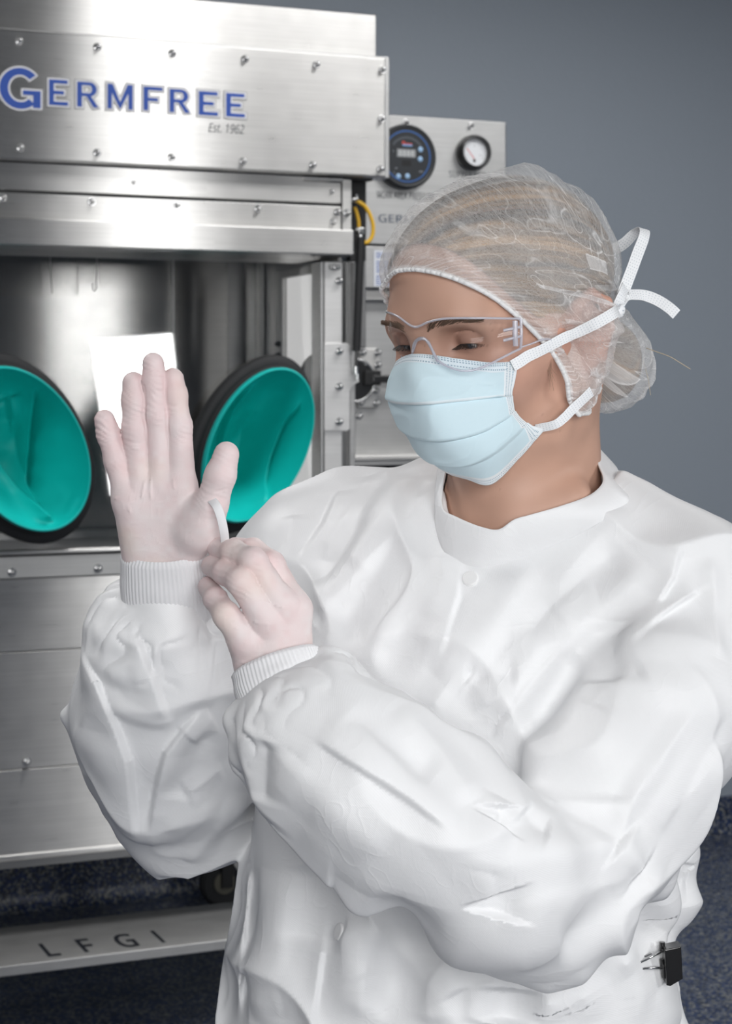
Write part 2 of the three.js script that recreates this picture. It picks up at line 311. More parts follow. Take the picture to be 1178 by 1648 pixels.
// side bay to the right of the post
const wS = -0.36;
{
  const Q = (x0, y0, x1, y1, w, d, mat, name, parent = iso, r = 0.002) => { const a = on(x0, y0, w), b = on(x1, y1, w); const yy = on(x0, y1, w).y; return part(name, box(a.x, yy, w - d, b.x, a.y, w, r), mat, parent); };
  Q(560, 478, 760, 742, wS, 0.05, M.steelDull, 'side_panel');
  Q(560, 462, 760, 482, wS + 0.03, 0.08, M.steel, 'side_rail');
  Q(560, 734, 760, 742, wS + 0.09, 0.14, M.steel, 'side_shelf', iso, 0.003);
  Q(560, 741, 760, 750, wS + 0.085, 0.13, M.steelDull, 'side_shelf');
  Q(560, 749, 760, 1000, wS - 0.02, 0.05, M.black, 'side_recess');
  const p1 = Q(582, 560.5, 613, 598, wS + 0.012, 0.012, M.steel, 'latch_plate', iso, 0.003), p2 = Q(578, 626, 610, 656, wS + 0.012, 0.012, M.steelDull, 'latch_plate', iso, 0.003);
  for (const [x, y] of [[584, 567], [608, 567], [608, 587], [585, 587]]) nut(x, y, wS + 0.0125, p1, 1.05);
  for (const [x, y] of [[605, 628], [606, 648], [581, 647]]) nut(x, y, wS + 0.0125, p2, 1.05);
  nut(578, 669, wS + 0.02, p2, 1.1);
  const hub = on(571, 612, wS + 0.03), rim = on(588, 612, wS + 0.03), R = Math.abs(rim.x - hub.x) + 0.026;
  const d = new THREE.CylinderGeometry(R, R, 0.012, 40); d.rotateX(Math.PI / 2); d.translate(hub.x, hub.y, wS + 0.024);
  part('latch_disc', d, M.blackGloss, iso);
  const rg = new THREE.TorusGeometry(R, 0.0035, 10, 48); rg.translate(hub.x, hub.y, wS + 0.03); part('latch_ring', rg, M.chrome, iso);
  Q(588, 596, 614, 620, wS + 0.045, 0.035, M.black, 'latch_block', iso, 0.004);
  Q(600, 603.5, 655, 616, wS + 0.05, 0.014, M.blackGloss, 'latch_handle', iso, 0.004);
  // the bay's outer half of the pass-through disc seen behind the post
  const h2 = on(522, 603, -0.08); const d2 = new THREE.CylinderGeometry(0.058, 0.058, 0.02, 40, 1); d2.rotateX(Math.PI / 2); d2.translate(h2.x, h2.y, -0.09); part('latch_disc', d2, M.black, iso);
}
// control box with the gauges, set back beside the cabinet
{
  const w = -0.3, ctl = (x0, y0, x1, y1, ww, d, r = 0.003) => { const a = on(x0, y0, ww), b = on(x1, y0, ww), c = on(x0, y1, ww); return box(a.x, c.y, ww - d, b.x, a.y, ww, r); };
  const tr = on(815, 196, w), bl = on(588, 393, w), y0 = tr.y;
  const cb = part('control_box', box(bl.x, bl.y, w - 0.2, tr.x, y0, w, 0.004), M.steelDull, iso);
  part('control_box', box(bl.x, on(588, 463, w).y, w - 0.2, tr.x, bl.y - 0.004, w - 0.004, 0.003), M.steelDull, iso);
  for (const [x, y] of [[653, 197], [758, 202]]) nut(x, y, w + 0.0005, cb, 0.95);
  // big pressure gauge with print on its face
  const c = on(650, 253, w), r = Math.abs(on(697, 253, w).x - c.x);
  const ring = new THREE.LatheGeometry([[0, 0], [r, 0], [r, 0.018], [r * 0.97, 0.024], [r * 0.9, 0.025], [r * 0.885, 0.02], [0, 0.02]].map(([a, b]) => new THREE.Vector2(a, b)), 64); ring.rotateX(Math.PI / 2); ring.translate(c.x, c.y, w);
  const g1 = part('pressure_gauge', ring, std({ color: lin(0.014, 0.016, 0.019), roughness: 0.4 }), cb, 'large round black digital gauge');
  const S = 512, cv = document.createElement('canvas'); cv.width = cv.height = S; const x = cv.getContext('2d');
  x.fillStyle = '#23272c'; x.fillRect(0, 0, S, S);
  x.strokeStyle = '#2f63a8'; x.lineWidth = 11; x.beginPath(); x.arc(256, 256, 226, 0, 7); x.stroke();
  x.strokeStyle = '#4a4f55'; x.lineWidth = 20; x.beginPath(); x.arc(256, 256, 168, Math.PI * 1.2, Math.PI * 1.8); x.stroke();
  x.fillStyle = '#c23b35'; x.fillRect(206, 122, 30, 12); x.fillStyle = '#c8544e'; x.fillRect(206, 138, 100, 10); x.fillStyle = '#7aa7d8'; x.fillRect(212, 150, 96, 14);
  x.fillStyle = '#8d9092'; x.fillRect(158, 192, 184, 72);
  x.fillStyle = '#c6c8c8'; x.font = 'bold 66px monospace'; x.textAlign = 'center'; x.fillText('8888', 250, 252);
  x.fillStyle = '#0c0e10'; x.fillRect(206, 292, 88, 52);
  x.fillStyle = '#c9ced4'; x.font = '17px sans-serif'; x.fillText('BACK', 396, 392); x.fillText('SET', 150, 372); x.fillText('0', 122, 220); x.fillText('0', 130, 410);
  const face = new THREE.CircleGeometry(r * 0.885, 64); face.translate(c.x, c.y, w + 0.0205);
  part('gauge_face', face, std({ map: canvasTex(cv), roughness: 0.35 }), g1);
  for (const [bx, by] of [[677, 240.5], [676.5, 256], [641.5, 283.5], [656, 283.5]]) {
    const q = on(bx, by, w + 0.021), s = new THREE.SphereGeometry(0.0085, 14, 8, 0, 7, 0, 1.1); s.rotateX(Math.PI / 2); s.scale(1, 1, 0.5); s.translate(q.x, q.y, w + 0.0185); part('button', s, std({ color: lin(0.32, 0.5, 0.72), roughness: 0.3 }), g1, 'pale blue button');
  }
  // small dial gauge
  const k = on(760, 246, w), q = Math.abs(on(786, 246, w).x - k.x);
  const rim = new THREE.LatheGeometry([[q * 0.74, 0.012], [q * 0.76, 0.026], [q * 0.84, 0.03], [q * 0.94, 0.024], [q, 0.008], [q, 0]].map(([a, b]) => new THREE.Vector2(a, b)), 48); rim.rotateX(Math.PI / 2); rim.translate(k.x, k.y, w);
  const g2 = part('dial_gauge', rim, M.blackGloss, cb, 'small round dial gauge with a white face');
  const cv2 = document.createElement('canvas'); cv2.width = cv2.height = 256; const z = cv2.getContext('2d');
  z.fillStyle = '#e9ebee'; z.fillRect(0, 0, 256, 256); z.strokeStyle = '#666'; z.lineWidth = 3;
  for (let i = 0; i <= 20; i++) { const t = Math.PI * (0.85 + 1.3 * i / 20), l = i % 5 ? 96 : 86; z.beginPath(); z.moveTo(128 + 106 * Math.cos(t), 140 + 106 * Math.sin(t)); z.lineTo(128 + l * Math.cos(t), 140 + l * Math.sin(t)); z.stroke(); }
  z.strokeStyle = '#cc2b22'; z.lineWidth = 7; z.beginPath(); z.moveTo(128, 190); z.lineTo(52, 96); z.stroke();
  z.fillStyle = '#222'; z.beginPath(); z.arc(128, 206, 15, 0, 7); z.fill(); z.fillStyle = '#777'; z.font = '15px sans-serif'; z.textAlign = 'center'; z.fillText('0', 60, 160); z.fillText('50', 128, 76); z.fillText('100', 190, 160);
  const f2 = new THREE.CircleGeometry(q * 0.76, 48); f2.translate(k.x, k.y, w + 0.013); part('gauge_face', f2, std({ map: canvasTex(cv2), roughness: 0.3 }), g2);
  const lens = new THREE.CircleGeometry(q * 0.77, 40); lens.translate(k.x, k.y, w + 0.0265); part('gauge_glass', lens, phys({ transmission: 1, thickness: 0, roughness: 0.02, ior: 1.5 }), g2);
  // printed captions
  decal('caption', 'WORK AREA PRESSURE', 606, 306, 700, 319, w + 0.0006, cb, '#3c3f44', 'sans-serif', 'normal', 1.15);
  decal('caption', 'SUPPLY HEPA', 722, 274, 790, 285, w + 0.0006, cb, '#3c3f44', 'sans-serif', 'normal', 1.15);
  decal('caption', 'GERMFREE', 608, 344, 716, 357.5, w + 0.0006, cb, '#36475f', 'sans-serif', 'normal', 1);
  // instruction label, part hidden by the cap
  const cv3 = document.createElement('canvas'); cv3.width = 300; cv3.height = 420; const u = cv3.getContext('2d');
  u.fillStyle = '#e8ebf1'; u.fillRect(0, 0, 300, 420); u.fillStyle = '#3f62ad'; 
  { const rr = rng(31); for (let i = 0; i < 16; i++) if (i !== 3 && i !== 10) { let px = 24; const end = 150 + 110 * rr(); while (px < end) { const l = 14 + 40 * rr(); u.fillRect(px, 30 + i * 24, Math.min(l, 276 - px), 11); px += l + 7; } } }
  const p0 = on(602, 402, w), p1 = on(652, 402, w), p2 = on(602, 461, w);
  const lb = new THREE.BoxGeometry(p1.x - p0.x, p0.y - p2.y, 0.001); lb.translate((p0.x + p1.x) / 2, (p0.y + p2.y) / 2, w - 0.003); part('instruction_label', lb, std({ map: canvasTex(cv3), roughness: 0.5 }), cb, 'white label with lines of blue print');
}
function canvasTex(cv) { const t = new THREE.CanvasTexture(cv); t.colorSpace = THREE.SRGBColorSpace; t.magFilter = THREE.LinearFilter; return t; }
function decal(name, text, x0, y0, x1, y1, w, parent, color, font, weight, gap) {   // flat print on a surface of the cabinet
  const a = on(x0, y0, w), b = on(x1, y0, w), c = on(x0, y1, w), ww = b.x - a.x, hh = a.y - c.y, S = 128, cv = document.createElement('canvas');
  cv.height = S; cv.width = Math.round(S * ww / hh); const x = cv.getContext('2d');
  x.font = `${weight} 124px ${font}`; x.textBaseline = 'alphabetic'; x.fillStyle = color;
  const tw = x.measureText(text).width; x.save(); x.scale(cv.width / tw * 0.99, 1.32); x.fillText(text, 0, 94); x.restore();
  const g = new THREE.PlaneGeometry(ww, hh); g.translate((a.x + b.x) / 2, (a.y + c.y) / 2, w);
  return part(name, g, std({ map: canvasTex(cv), transparent: true, roughness: 0.5 }), parent);
}
{ // company lettering: raised blue plate letters on a pale outline
  const font = await new FontLoader().loadAsync('fonts/droid/droid_sans_bold.typeface.json');
  const w = 0.0305, blue = phys({ color: lin(0.02, 0.075, 0.37), roughness: 0.35, clearcoat: 0.4 }), pale = std({ color: lin(0.72, 0.72, 0.73), roughness: 0.4 }), grey = std({ color: lin(0.2, 0.2, 0.21), roughness: 0.5 });
  // each letter is drawn as strokes in a box of unit size: wide roman-style capitals with flat feet
  const bar = (x0, y0, x1, y1) => [[x0, y0], [x1, y0], [x1, y1], [x0, y1]];
  const arcBand = (cx, cy, rx, ry, tx, ty, a0, a1, n = 26) => { const o = []; for (let i = 0; i <= n; i++) { const t = a0 + (a1 - a0) * i / n; o.push([cx + rx * Math.cos(t), cy + ry * Math.sin(t)]); } for (let i = n; i >= 0; i--) { const t = a0 + (a1 - a0) * i / n; o.push([cx + (rx - tx) * Math.cos(t), cy + (ry - ty) * Math.sin(t)]); } return o; };
  const L = {
    E: (s) => [bar(0.05, 0, 0.05 + s, 1), bar(0.05, 0, 0.98, s * 0.62), bar(0.05, 1 - s * 0.62, 0.96, 1), bar(0.05, 0.5 - s * 0.3, 0.78, 0.5 + s * 0.3)],
    F: (s) => [bar(0.08, 0, 0.08 + s, 1), bar(0.08, 1 - s * 0.62, 0.98, 1), bar(0.08, 0.47 - s * 0.3, 0.76, 0.47 + s * 0.3)],
    R: (s) => [bar(0.05, 0, 0.05 + s, 1), bar(0.05, 1 - s * 0.62, 0.6, 1), bar(0.05, 0.43, 0.6, 0.43 + s * 0.62), arcBand(0.58, 0.715, 0.32, 0.285, s, s * 0.62, -Math.PI / 2, Math.PI / 2), [[0.42, 0.48], [0.62, 0.48], [0.98, 0], [0.76, 0]]],
    M: (s) => [bar(0.06, 0, 0.06 + s * 0.8, 1), bar(0.94 - s * 0.8, 0, 0.94, 1), [[0.06, 1], [0.06 + s * 0.95, 1], [0.56, 0.12], [0.5, 0], [0.44, 0.12]], [[0.94, 1], [0.94 - s * 0.95, 1], [0.44, 0.12], [0.5, 0], [0.56, 0.12]]],
    G: (s) => [arcBand(0.5, 0.5, 0.5, 0.5, s, s * 0.82, Math.PI * 0.235, Math.PI * 1.74, 44), bar(0.99 - s * 0.9, 0.04, 0.99, 0.46), bar(0.56, 0.46 - s * 0.55, 0.99, 0.46)],
  };
  const line = [['G', -1, 107, 66, 178, 0.205], ['E', 77, 127.5, 110, 171, 0.235], ['R', 122, 131, 159, 174, 0.21], ['M', 170, 134.5, 216, 177.5, 0.19], ['F', 228, 139, 262, 179.5, 0.22], ['R', 271, 143, 306, 182.5, 0.21], ['E', 318, 146.5, 351, 187, 0.235], ['E', 362, 149.5, 394.5, 189.5, 0.235]];
  for (const [ch, x0, y0, x1, y1, s] of line) {
    const a = on(x0, y0, w), b = on(x1, y1, w), yy = a.y, sx = b.x - a.x, sy = a.y - on(x0, y1 - (y1 - y0) * 0.001 - (x1 - x0) * 0.068, w).y;
    const make = (grow, z, d) => L[ch](s).map((q, nth) => {
      // outline grown outwards along its own edge normals
      const pts = q.map(([u, v]) => new THREE.Vector2(a.x + u * sx, yy - sy + v * sy)); if (THREE.ShapeUtils.isClockWise(pts)) pts.reverse();
      const gshape = grow ? pts.map((p, i) => { const pr = pts[(i + pts.length - 1) % pts.length], nx = pts[(i + 1) % pts.length], e1 = p.clone().sub(pr).normalize(), e2 = nx.clone().sub(p).normalize(), n1 = new THREE.Vector2(e1.y, -e1.x), n2 = new THREE.Vector2(e2.y, -e2.x), m = n1.add(n2); const l = Math.max(1.0, m.lengthSq() / 2); return p.clone().addScaledVector(m, grow / l / 1.0 * 0.5 * 1.0); }) : pts;
      const g = new THREE.ExtrudeGeometry(new THREE.Shape(gshape), { depth: d + nth * 0.00004, bevelEnabled: false, curveSegments: 6 }); g.translate(0, 0, z); return g;
    });
    const back = part('letter_outline', merge(make(0.0112, w, 0.0006)), grey, filterPanel);
    part('letter_border', merge(make(0.0082, w + 0.0006, 0.0006)), pale, filterPanel);
    part('letter', merge(make(0, w + 0.0012, 0.0006)), blue, filterPanel);
  }
  decal('caption', 'Est. 1962', 334, 197, 393, 212.5, w + 0.0004, filterPanel, '#55585c', 'sans-serif', 'italic', 1);
}
// legs, casters and the foot rest
{
  const y1 = on(0, 1395, -0.02).y;
  const X = on(408, 1400, -0.06).x;
  const XR = on(383, 1440, -0.8).x;
  part('leg', box(X - 0.03, 0.04, -0.12, X + 0.03, y1, -0.06, 0.004), M.steelDark, iso);
  part('leg', box(XR - 0.02, 0.16, -0.83, XR + 0.04, y1, -0.77, 0.004), M.steelDark, iso);
  const br = on(350, 1380, -0.05); const g = new THREE.ExtrudeGeometry(new THREE.Shape([new THREE.Vector2(X - 0.03, y1), new THREE.Vector2(X - 0.09, y1 - 0.005), new THREE.Vector2(X - 0.03, y1 - 0.1)]), { depth: 0.006, bevelEnabled: false }); g.translate(0, 0, -0.05);
  part('gusset', boxUV(g), M.steelDark, iso);
  for (const [cx, cz] of [[XR - 0.045, -0.8]]) {
    const c = new THREE.CylinderGeometry(0.062, 0.062, 0.03, 32); c.rotateX(Math.PI / 2); const t = new THREE.TorusGeometry(0.06, 0.0125, 10, 36); const wl = merge([c, t]); wl.translate(cx, 0.0725, cz);
    const k = part('caster', wl, M.rubber, iso); 
    const hubc = new THREE.CylinderGeometry(0.032, 0.032, 0.036, 24); hubc.rotateX(Math.PI / 2); hubc.translate(cx, 0.0725, cz); part('hub', hubc, std({ color: lin(0.12, 0.115, 0.09), roughness: 0.6 }), k);
    part('fork', merge([box(cx - 0.012, 0.06, cz + 0.02, cx + 0.022, 0.158, cz + 0.026), box(cx - 0.012, 0.06, cz - 0.026, cx + 0.022, 0.158, cz - 0.02), box(cx - 0.03, 0.15, cz - 0.03, cx + 0.06, 0.16, cz + 0.03)]), M.black, k);
  }
  const hb = 0.21, f = (px, py) => { // point of the plane y = hb
    const d = (EYE - hb) * F / (py - CY); const p = at(px, py, d), ox = p.x - O.x, oz = p.z - O.z; return V3(ox * cu - oz * su, hb, ox * su + oz * cu); };
  const fr = f(180, 1535), bk = f(180, 1473);
  const z1 = fr.z, z0 = bk.z, xr = on(372, 1500, z1).x + 0.3, xl = -1.0;
  const rest = part('foot_rest', merge([box(xl, hb - 0.003, z0, xr, hb, z1 - 0.001, 0.001), box(xl, hb - 0.022, z1 - 0.004, xr, hb + 0.001, z1 + 0.001, 0.002), box(xl, hb - 0.02, z0, xr, hb, z0 + 0.003, 0.001)]), M.steelDull, iso, 'foot rest with cut-out letters');
  const cv = document.createElement('canvas'); cv.width = 1024; cv.height = 256; const x = cv.getContext('2d'); x.fillStyle = '#10141f'; x.font = '215px sans-serif';
  const a = f(66, 1540), b = f(276, 1510), zt = f(93, 1514).z, zb = f(100, 1539).z;
  const tot = b.x - a.x; 
  [['L', 70], ['F', 129], ['G', 190], ['I', 256]].forEach(([s, px]) => { const q = f(px, 1536 - (px - 70) * 0.115); x.save(); x.translate((q.x - a.x) / tot * 1024, 236); x.scale(1.15, 1.38); if (s === 'I') x.fillRect(8, -157, 26, 157); else { x.lineWidth = 9; x.strokeStyle = '#10141f'; x.fillText(s, 0, 0); x.strokeText(s, 0, 0); } x.restore(); });
  const g2 = new THREE.PlaneGeometry(tot, Math.abs(zb - zt)); g2.rotateX(-Math.PI / 2); g2.translate((a.x + b.x) / 2, hb + 0.0006, (zt + zb) / 2);
  part('cut_out_letters', g2, std({ map: canvasTex(cv), transparent: true, roughness: 0.7 }), rest);
  part('foot_rest_arm', box(xr - 0.16, 0.13, -0.09, xr - 0.12, hb - 0.003, -0.05, 0.002), M.steelDark, rest);
}
// ---------------------------------------------------------------- glove ports: black rings and teal sleeves turned back over them
M.teal = std({ color: lin(0.0, 0.6, 0.55), roughness: 0.52, side: THREE.DoubleSide });
function gloveSleeve(label, c, tilt, a, b, seed, folds) {
  let g = iso;
  const ct = Math.cos(tilt), st = Math.sin(tilt), N = 220;
  const pos = (th, k, z, ox = 0, oy = 0) => { const x = a * k * Math.cos(th), y = b * k * Math.sin(th); return V3(x * ct - y * st + ox, x * st + y * ct + oy, z); };
  const ringGeo = (profile) => { // profile: list of [scale, z]
    const p = [], idx = [], uv = [];
    for (let j = 0; j < profile.length; j++) for (let i = 0; i <= 96; i++) { const q = pos(i / 96 * Math.PI * 2, profile[j][0], profile[j][1]); p.push(q.x, q.y, q.z); uv.push(i / 12, j / 4); }
    for (let j = 0; j < profile.length - 1; j++) for (let i = 0; i < 96; i++) { const q = j * 97 + i; idx.push(q, q + 1, q + 97, q + 1, q + 98, q + 97); }
    const o = new THREE.BufferGeometry(); o.setAttribute('position', new THREE.Float32BufferAttribute(p, 3)); o.setAttribute('uv', new THREE.Float32BufferAttribute(uv, 2)); o.setIndex(idx); o.computeVertexNormals(); return o;
  };
  M.rubberDS ??= std({ color: lin(0.016, 0.017, 0.019), roughness: 0.7, side: THREE.DoubleSide });
  g = part('glove_port', ringGeo([[0.9, -0.02], [1.13, -0.02], [1.155, -0.006], [1.155, 0.016], [1.13, 0.03], [1.02, 0.032], [0.98, 0.03], [0.9, 0.028]]), M.rubberDS, iso, label); g.position.set(c.x, c.y, 0);
  for (const z of [0.042, 0.054, 0.066]) part('clamp_ring', ringGeo([[0.99, z - 0.004], [1.012, z - 0.002], [1.016, z], [1.012, z + 0.002], [0.99, z + 0.004]]), M.rubberDS, g, 'thin black clamping ring');
  // sleeve: outer cuff, rolled lip, then a pouch that sinks in with long soft folds
  const p = [], idx = [], uv = [], rows = 110;
  const segs = folds.map(([side, am, w, pts]) => ({ side, am, w, q: pts.map(([px, py]) => { const v = on(px, py, 0.0); return [v.x - c.x, v.y - c.y]; }) }));
  const foldZ = (x, y) => {
    let h = 0;
    for (const f of segs) {
      let best = 9, sd = 0, sp = 0; const n = f.q.length - 1;
      for (let i = 0; i < n; i++) { const [ax, ay] = f.q[i], [bx, by] = f.q[i + 1], dx = bx - ax, dy = by - ay, t = clamp(((x - ax) * dx + (y - ay) * dy) / (dx * dx + dy * dy), 0, 1), ex = x - ax - dx * t, ey = y - ay - dy * t, r = Math.hypot(ex, ey); if (r < best) { best = r; sd = dx * (y - ay) - dy * (x - ax); sp = (i + t) / n; } }
      const u = Math.max(0, 1 - best / f.w), fade = sstep(sp, -0.1, 0.25) * (1 - sstep(sp, 0.85, 1.1)), e = sstep(Math.sign(sd) * best * f.side, -0.006, 0.006);
      h += f.am * fade * u * u * (f.side ? e - 0.55 * (1 - e) : 1);
    }
    return h;
  };
  for (let j = 0; j <= rows; j++) {
    const s = j / rows;
    for (let i = 0; i <= N; i++) {
      const th = i / N * Math.PI * 2; let k, z, f = 0;
      if (s < 0.08) { k = 0.985; z = lerp(0.025, 0.082, s / 0.08); }
      else if (s < 0.16) { const q = (s - 0.08) / 0.08 * Math.PI; k = 0.985 - 0.022 * (1 - Math.cos(q)); z = 0.082 + 0.012 * Math.sin(q); }
      else { const q = (s - 0.16) / 0.84; k = 0.941 * (1 - q); z = 0.082 - 0.2 * Math.pow(1 - Math.pow(1 - q, 2.4), 0.9); f = sstep(q, 0.0, 0.16); }
      const v = pos(th, k, z);
      if (f) v.z += f * (foldZ(v.x, v.y) + 0.022 * noise3(v.x * 12 + seed, v.y * 14, 2) + 0.004 * noise3(v.x * 34 + seed, v.y * 34, 4));
      p.push(v.x, v.y, v.z); uv.push(i / N, s);
    }
  }
  for (let j = 0; j < rows; j++) for (let i = 0; i < N; i++) { const q = j * (N + 1) + i; idx.push(q, q + 1, q + N + 1, q + 1, q + N + 2, q + N + 1); }
  const o = new THREE.BufferGeometry(); o.setAttribute('position', new THREE.Float32BufferAttribute(p, 3)); o.setAttribute('uv', new THREE.Float32BufferAttribute(uv, 2)); o.setIndex(idx); o.computeVertexNormals();
  part('sleeve', o, M.teal, g, 'teal rubber sleeve folded inwards');
  return g;
}
gloveSleeve('black oval port ring behind the raised thumb', on(405, 715, 0.03), -0.48, 0.122, 0.202, 4, [[-1, 0.036, 0.075, [[484, 625], [462, 680], [435, 760], [408, 826]]], [1, 0.035, 0.05, [[402, 610], [380, 660], [376, 720], [368, 780]]], [-1, 0.014, 0.04, [[500, 680], [475, 740], [440, 815]]], [0, -0.03, 0.05, [[425, 660], [415, 720], [405, 780]]]]);
gloveSleeve('black oval port ring cut by the left edge', on(30, 722, 0.03), 0.5, 0.14, 0.205, 9, [[-1, 0.05, 0.06, [[52, 610], [60, 690], [60, 780], [70, 820]]], [-1, 0.05, 0.08, [[-5, 715], [35, 780], [84, 843]]], [-1, 0.035, 0.06, [[86, 846], [108, 805], [138, 762]]], [0, -0.03, 0.05, [[38, 680], [48, 740], [66, 800]]], [1, 0.02, 0.04, [[0, 650], [20, 640], [30, 680]]]]);

// ---------------------------------------------------------------- distance-field modelling
const smin = (a, b, k) => { const h = Math.max(k - Math.abs(a - b), 0) / k; return Math.min(a, b) - h * h * k * 0.25; };
const smax = (a, b, k) => -smin(-a, -b, k);
function roundCone(a, b, r1, r2) {                         // exact distance to a tapered capsule
  const bx = b.x - a.x, by = b.y - a.y, bz = b.z - a.z, l2 = bx * bx + by * by + bz * bz, rr = r1 - r2, a2 = l2 - rr * rr, il2 = 1 / l2;
  return (x, y, z) => {
    const px = x - a.x, py = y - a.y, pz = z - a.z, yy = px * bx + py * by + pz * bz, zz = yy - l2;
    const qx = px * l2 - bx * yy, qy = py * l2 - by * yy, qz = pz * l2 - bz * yy, x2 = qx * qx + qy * qy + qz * qz, y2 = yy * yy * l2, z2 = zz * zz * l2;
    const k = Math.sign(rr) * rr * rr * x2;
    if (Math.sign(zz) * a2 * z2 > k) return Math.sqrt(x2 + z2) * il2 - r2;
    if (Math.sign(yy) * a2 * y2 < k) return Math.sqrt(x2 + y2) * il2 - r1;
    return (Math.sqrt(x2 * a2 * il2) + yy * rr) * il2 - r1;
  };
}
function chain(nodes, k = 0.01) {                          // nodes: [Vector3, radius]
  const f = []; for (let i = 0; i + 1 < nodes.length; i++) f.push(roundCone(nodes[i][0], nodes[i + 1][0], nodes[i][1], nodes[i + 1][1]));
  return (x, y, z) => { let d = f[0](x, y, z); for (let i = 1; i < f.length; i++) d = smin(d, f[i](x, y, z), k); return d; };
}
function ellipsoid(c, r) { return (x, y, z) => { const a = (x - c.x) / r.x, b = (y - c.y) / r.y, e = (z - c.z) / r.z, k0 = Math.hypot(a, b, e), k1 = Math.hypot(a / r.x, b / r.y, e / r.z); return k1 > 1e-9 ? k0 * (k0 - 1) / k1 : -Math.min(r.x, r.y, r.z); }; }
function meshField(f, lo, hi, cell) {                      // surface nets with every vertex drawn onto the field's zero
  const nx = Math.ceil((hi.x - lo.x) / cell) + 1, ny = Math.ceil((hi.y - lo.y) / cell) + 1, nz = Math.ceil((hi.z - lo.z) / cell) + 1;
  const D = new Float32Array(nx * ny * nz).fill(9), B = 6, at3 = (i, j, k) => (k * ny + j) * nx + i, reach = cell * B * 0.5 * Math.sqrt(3) * 1.7 + cell * 2;
  for (let k = 0; k < nz; k += B) for (let j = 0; j < ny; j += B) for (let i = 0; i < nx; i += B) {
    const c = f(lo.x + (i + B / 2) * cell, lo.y + (j + B / 2) * cell, lo.z + (k + B / 2) * cell);
    const far = Math.abs(c) > reach;
    for (let c2 = k; c2 < Math.min(k + B, nz); c2++) for (let b = j; b < Math.min(j + B, ny); b++) for (let a = i; a < Math.min(i + B, nx); a++)
      D[at3(a, b, c2)] = far ? c : f(lo.x + a * cell, lo.y + b * cell, lo.z + c2 * cell);
  }
  const vi = new Int32Array(nx * ny * nz).fill(-1), pos = [];
  const E = [[0, 1], [2, 3], [4, 5], [6, 7], [0, 2], [1, 3], [4, 6], [5, 7], [0, 4], [1, 5], [2, 6], [3, 7]], v = new Float64Array(8);
  for (let k = 0; k < nz - 1; k++) for (let j = 0; j < ny - 1; j++) for (let i = 0; i < nx - 1; i++) {
    let m = 0; for (let c = 0; c < 8; c++) { v[c] = D[at3(i + (c & 1), j + (c >> 1 & 1), k + (c >> 2))]; if (v[c] < 0) m++; }
    if (m === 0 || m === 8) continue;
    let x = 0, y = 0, z = 0, n = 0;
    for (const [a, b] of E) if ((v[a] < 0) !== (v[b] < 0)) { const t = v[a] / (v[a] - v[b]); x += (a & 1) + t * ((b & 1) - (a & 1)); y += (a >> 1 & 1) + t * ((b >> 1 & 1) - (a >> 1 & 1)); z += (a >> 2) + t * ((b >> 2) - (a >> 2)); n++; }
    vi[at3(i, j, k)] = pos.length / 3; pos.push(lo.x + (i + x / n) * cell, lo.y + (j + y / n) * cell, lo.z + (k + z / n) * cell);
  }
  const idx = [], quad = (a, b, c, d, flip) => { if (a < 0 || b < 0 || c < 0 || d < 0) return; if (flip) idx.push(a, c, b, a, d, c); else idx.push(a, b, c, a, c, d); };
  for (let k = 1; k < nz - 1; k++) for (let j = 1; j < ny - 1; j++) for (let i = 1; i < nx - 1; i++) {
    const s = D[at3(i, j, k)] < 0;
    if (s !== D[at3(i + 1, j, k)] < 0) quad(vi[at3(i, j - 1, k - 1)], vi[at3(i, j, k - 1)], vi[at3(i, j, k)], vi[at3(i, j - 1, k)], !s);
    if (s !== D[at3(i, j + 1, k)] < 0) quad(vi[at3(i - 1, j, k - 1)], vi[at3(i - 1, j, k)], vi[at3(i, j, k)], vi[at3(i, j, k - 1)], !s);
    if (s !== D[at3(i, j, k + 1)] < 0) quad(vi[at3(i - 1, j - 1, k)], vi[at3(i, j - 1, k)], vi[at3(i, j, k)], vi[at3(i - 1, j, k)], !s);
  }
  const p = new Float32Array(pos), nrm = new Float32Array(p.length), e = cell * 0.35;
  for (let i = 0; i < p.length; i += 3) {
    let x = p[i], y = p[i + 1], z = p[i + 2], gx, gy, gz;
    for (let it = 0; it < 3; it++) {
      gx = f(x + e, y, z) - f(x - e, y, z); gy = f(x, y + e, z) - f(x, y - e, z); gz = f(x, y, z + e) - f(x, y, z - e);
      const l = Math.hypot(gx, gy, gz) || 1, slope = l / (2 * e); gx /= l; gy /= l; gz /= l;
      if (it < 2) { const d = clamp(f(x, y, z) / Math.max(0.6, slope), -cell * 0.8, cell * 0.8) * 0.9; x -= gx * d; y -= gy * d; z -= gz * d; }
    }
    p[i] = x; p[i + 1] = y; p[i + 2] = z; nrm[i] = gx; nrm[i + 1] = gy; nrm[i + 2] = gz;
  }
  const g = new THREE.BufferGeometry(); g.setAttribute('position', new THREE.BufferAttribute(p, 3)); g.setAttribute('normal', new THREE.BufferAttribute(nrm, 3));
  const uv = new Float32Array(p.length / 3 * 2); for (let i = 0; i < p.length / 3; i++) { uv[i * 2] = p[i * 3] * 0.9 + p[i * 3 + 2] * 0.7; uv[i * 2 + 1] = p[i * 3 + 1] + p[i * 3 + 2] * 0.2; }
  g.setAttribute('uv', new THREE.BufferAttribute(uv, 2)); g.setIndex(idx); return g;
}
function march(f, px, py, d0 = 1.1, d1 = 2.0) {            // first point of a field that the lens sees at (px, py)
  const dx = (px - CX) / F, dy = -(py - CY) / F; let d = d0;
  for (let i = 0; i < 400 && d < d1; i++) { const v = f(dx * d, EYE + dy * d, -d); if (v < 0.0004) return V3(dx * d, EYE + dy * d, -d); d += Math.max(0.0006, v * 0.7); }
  return null;
}
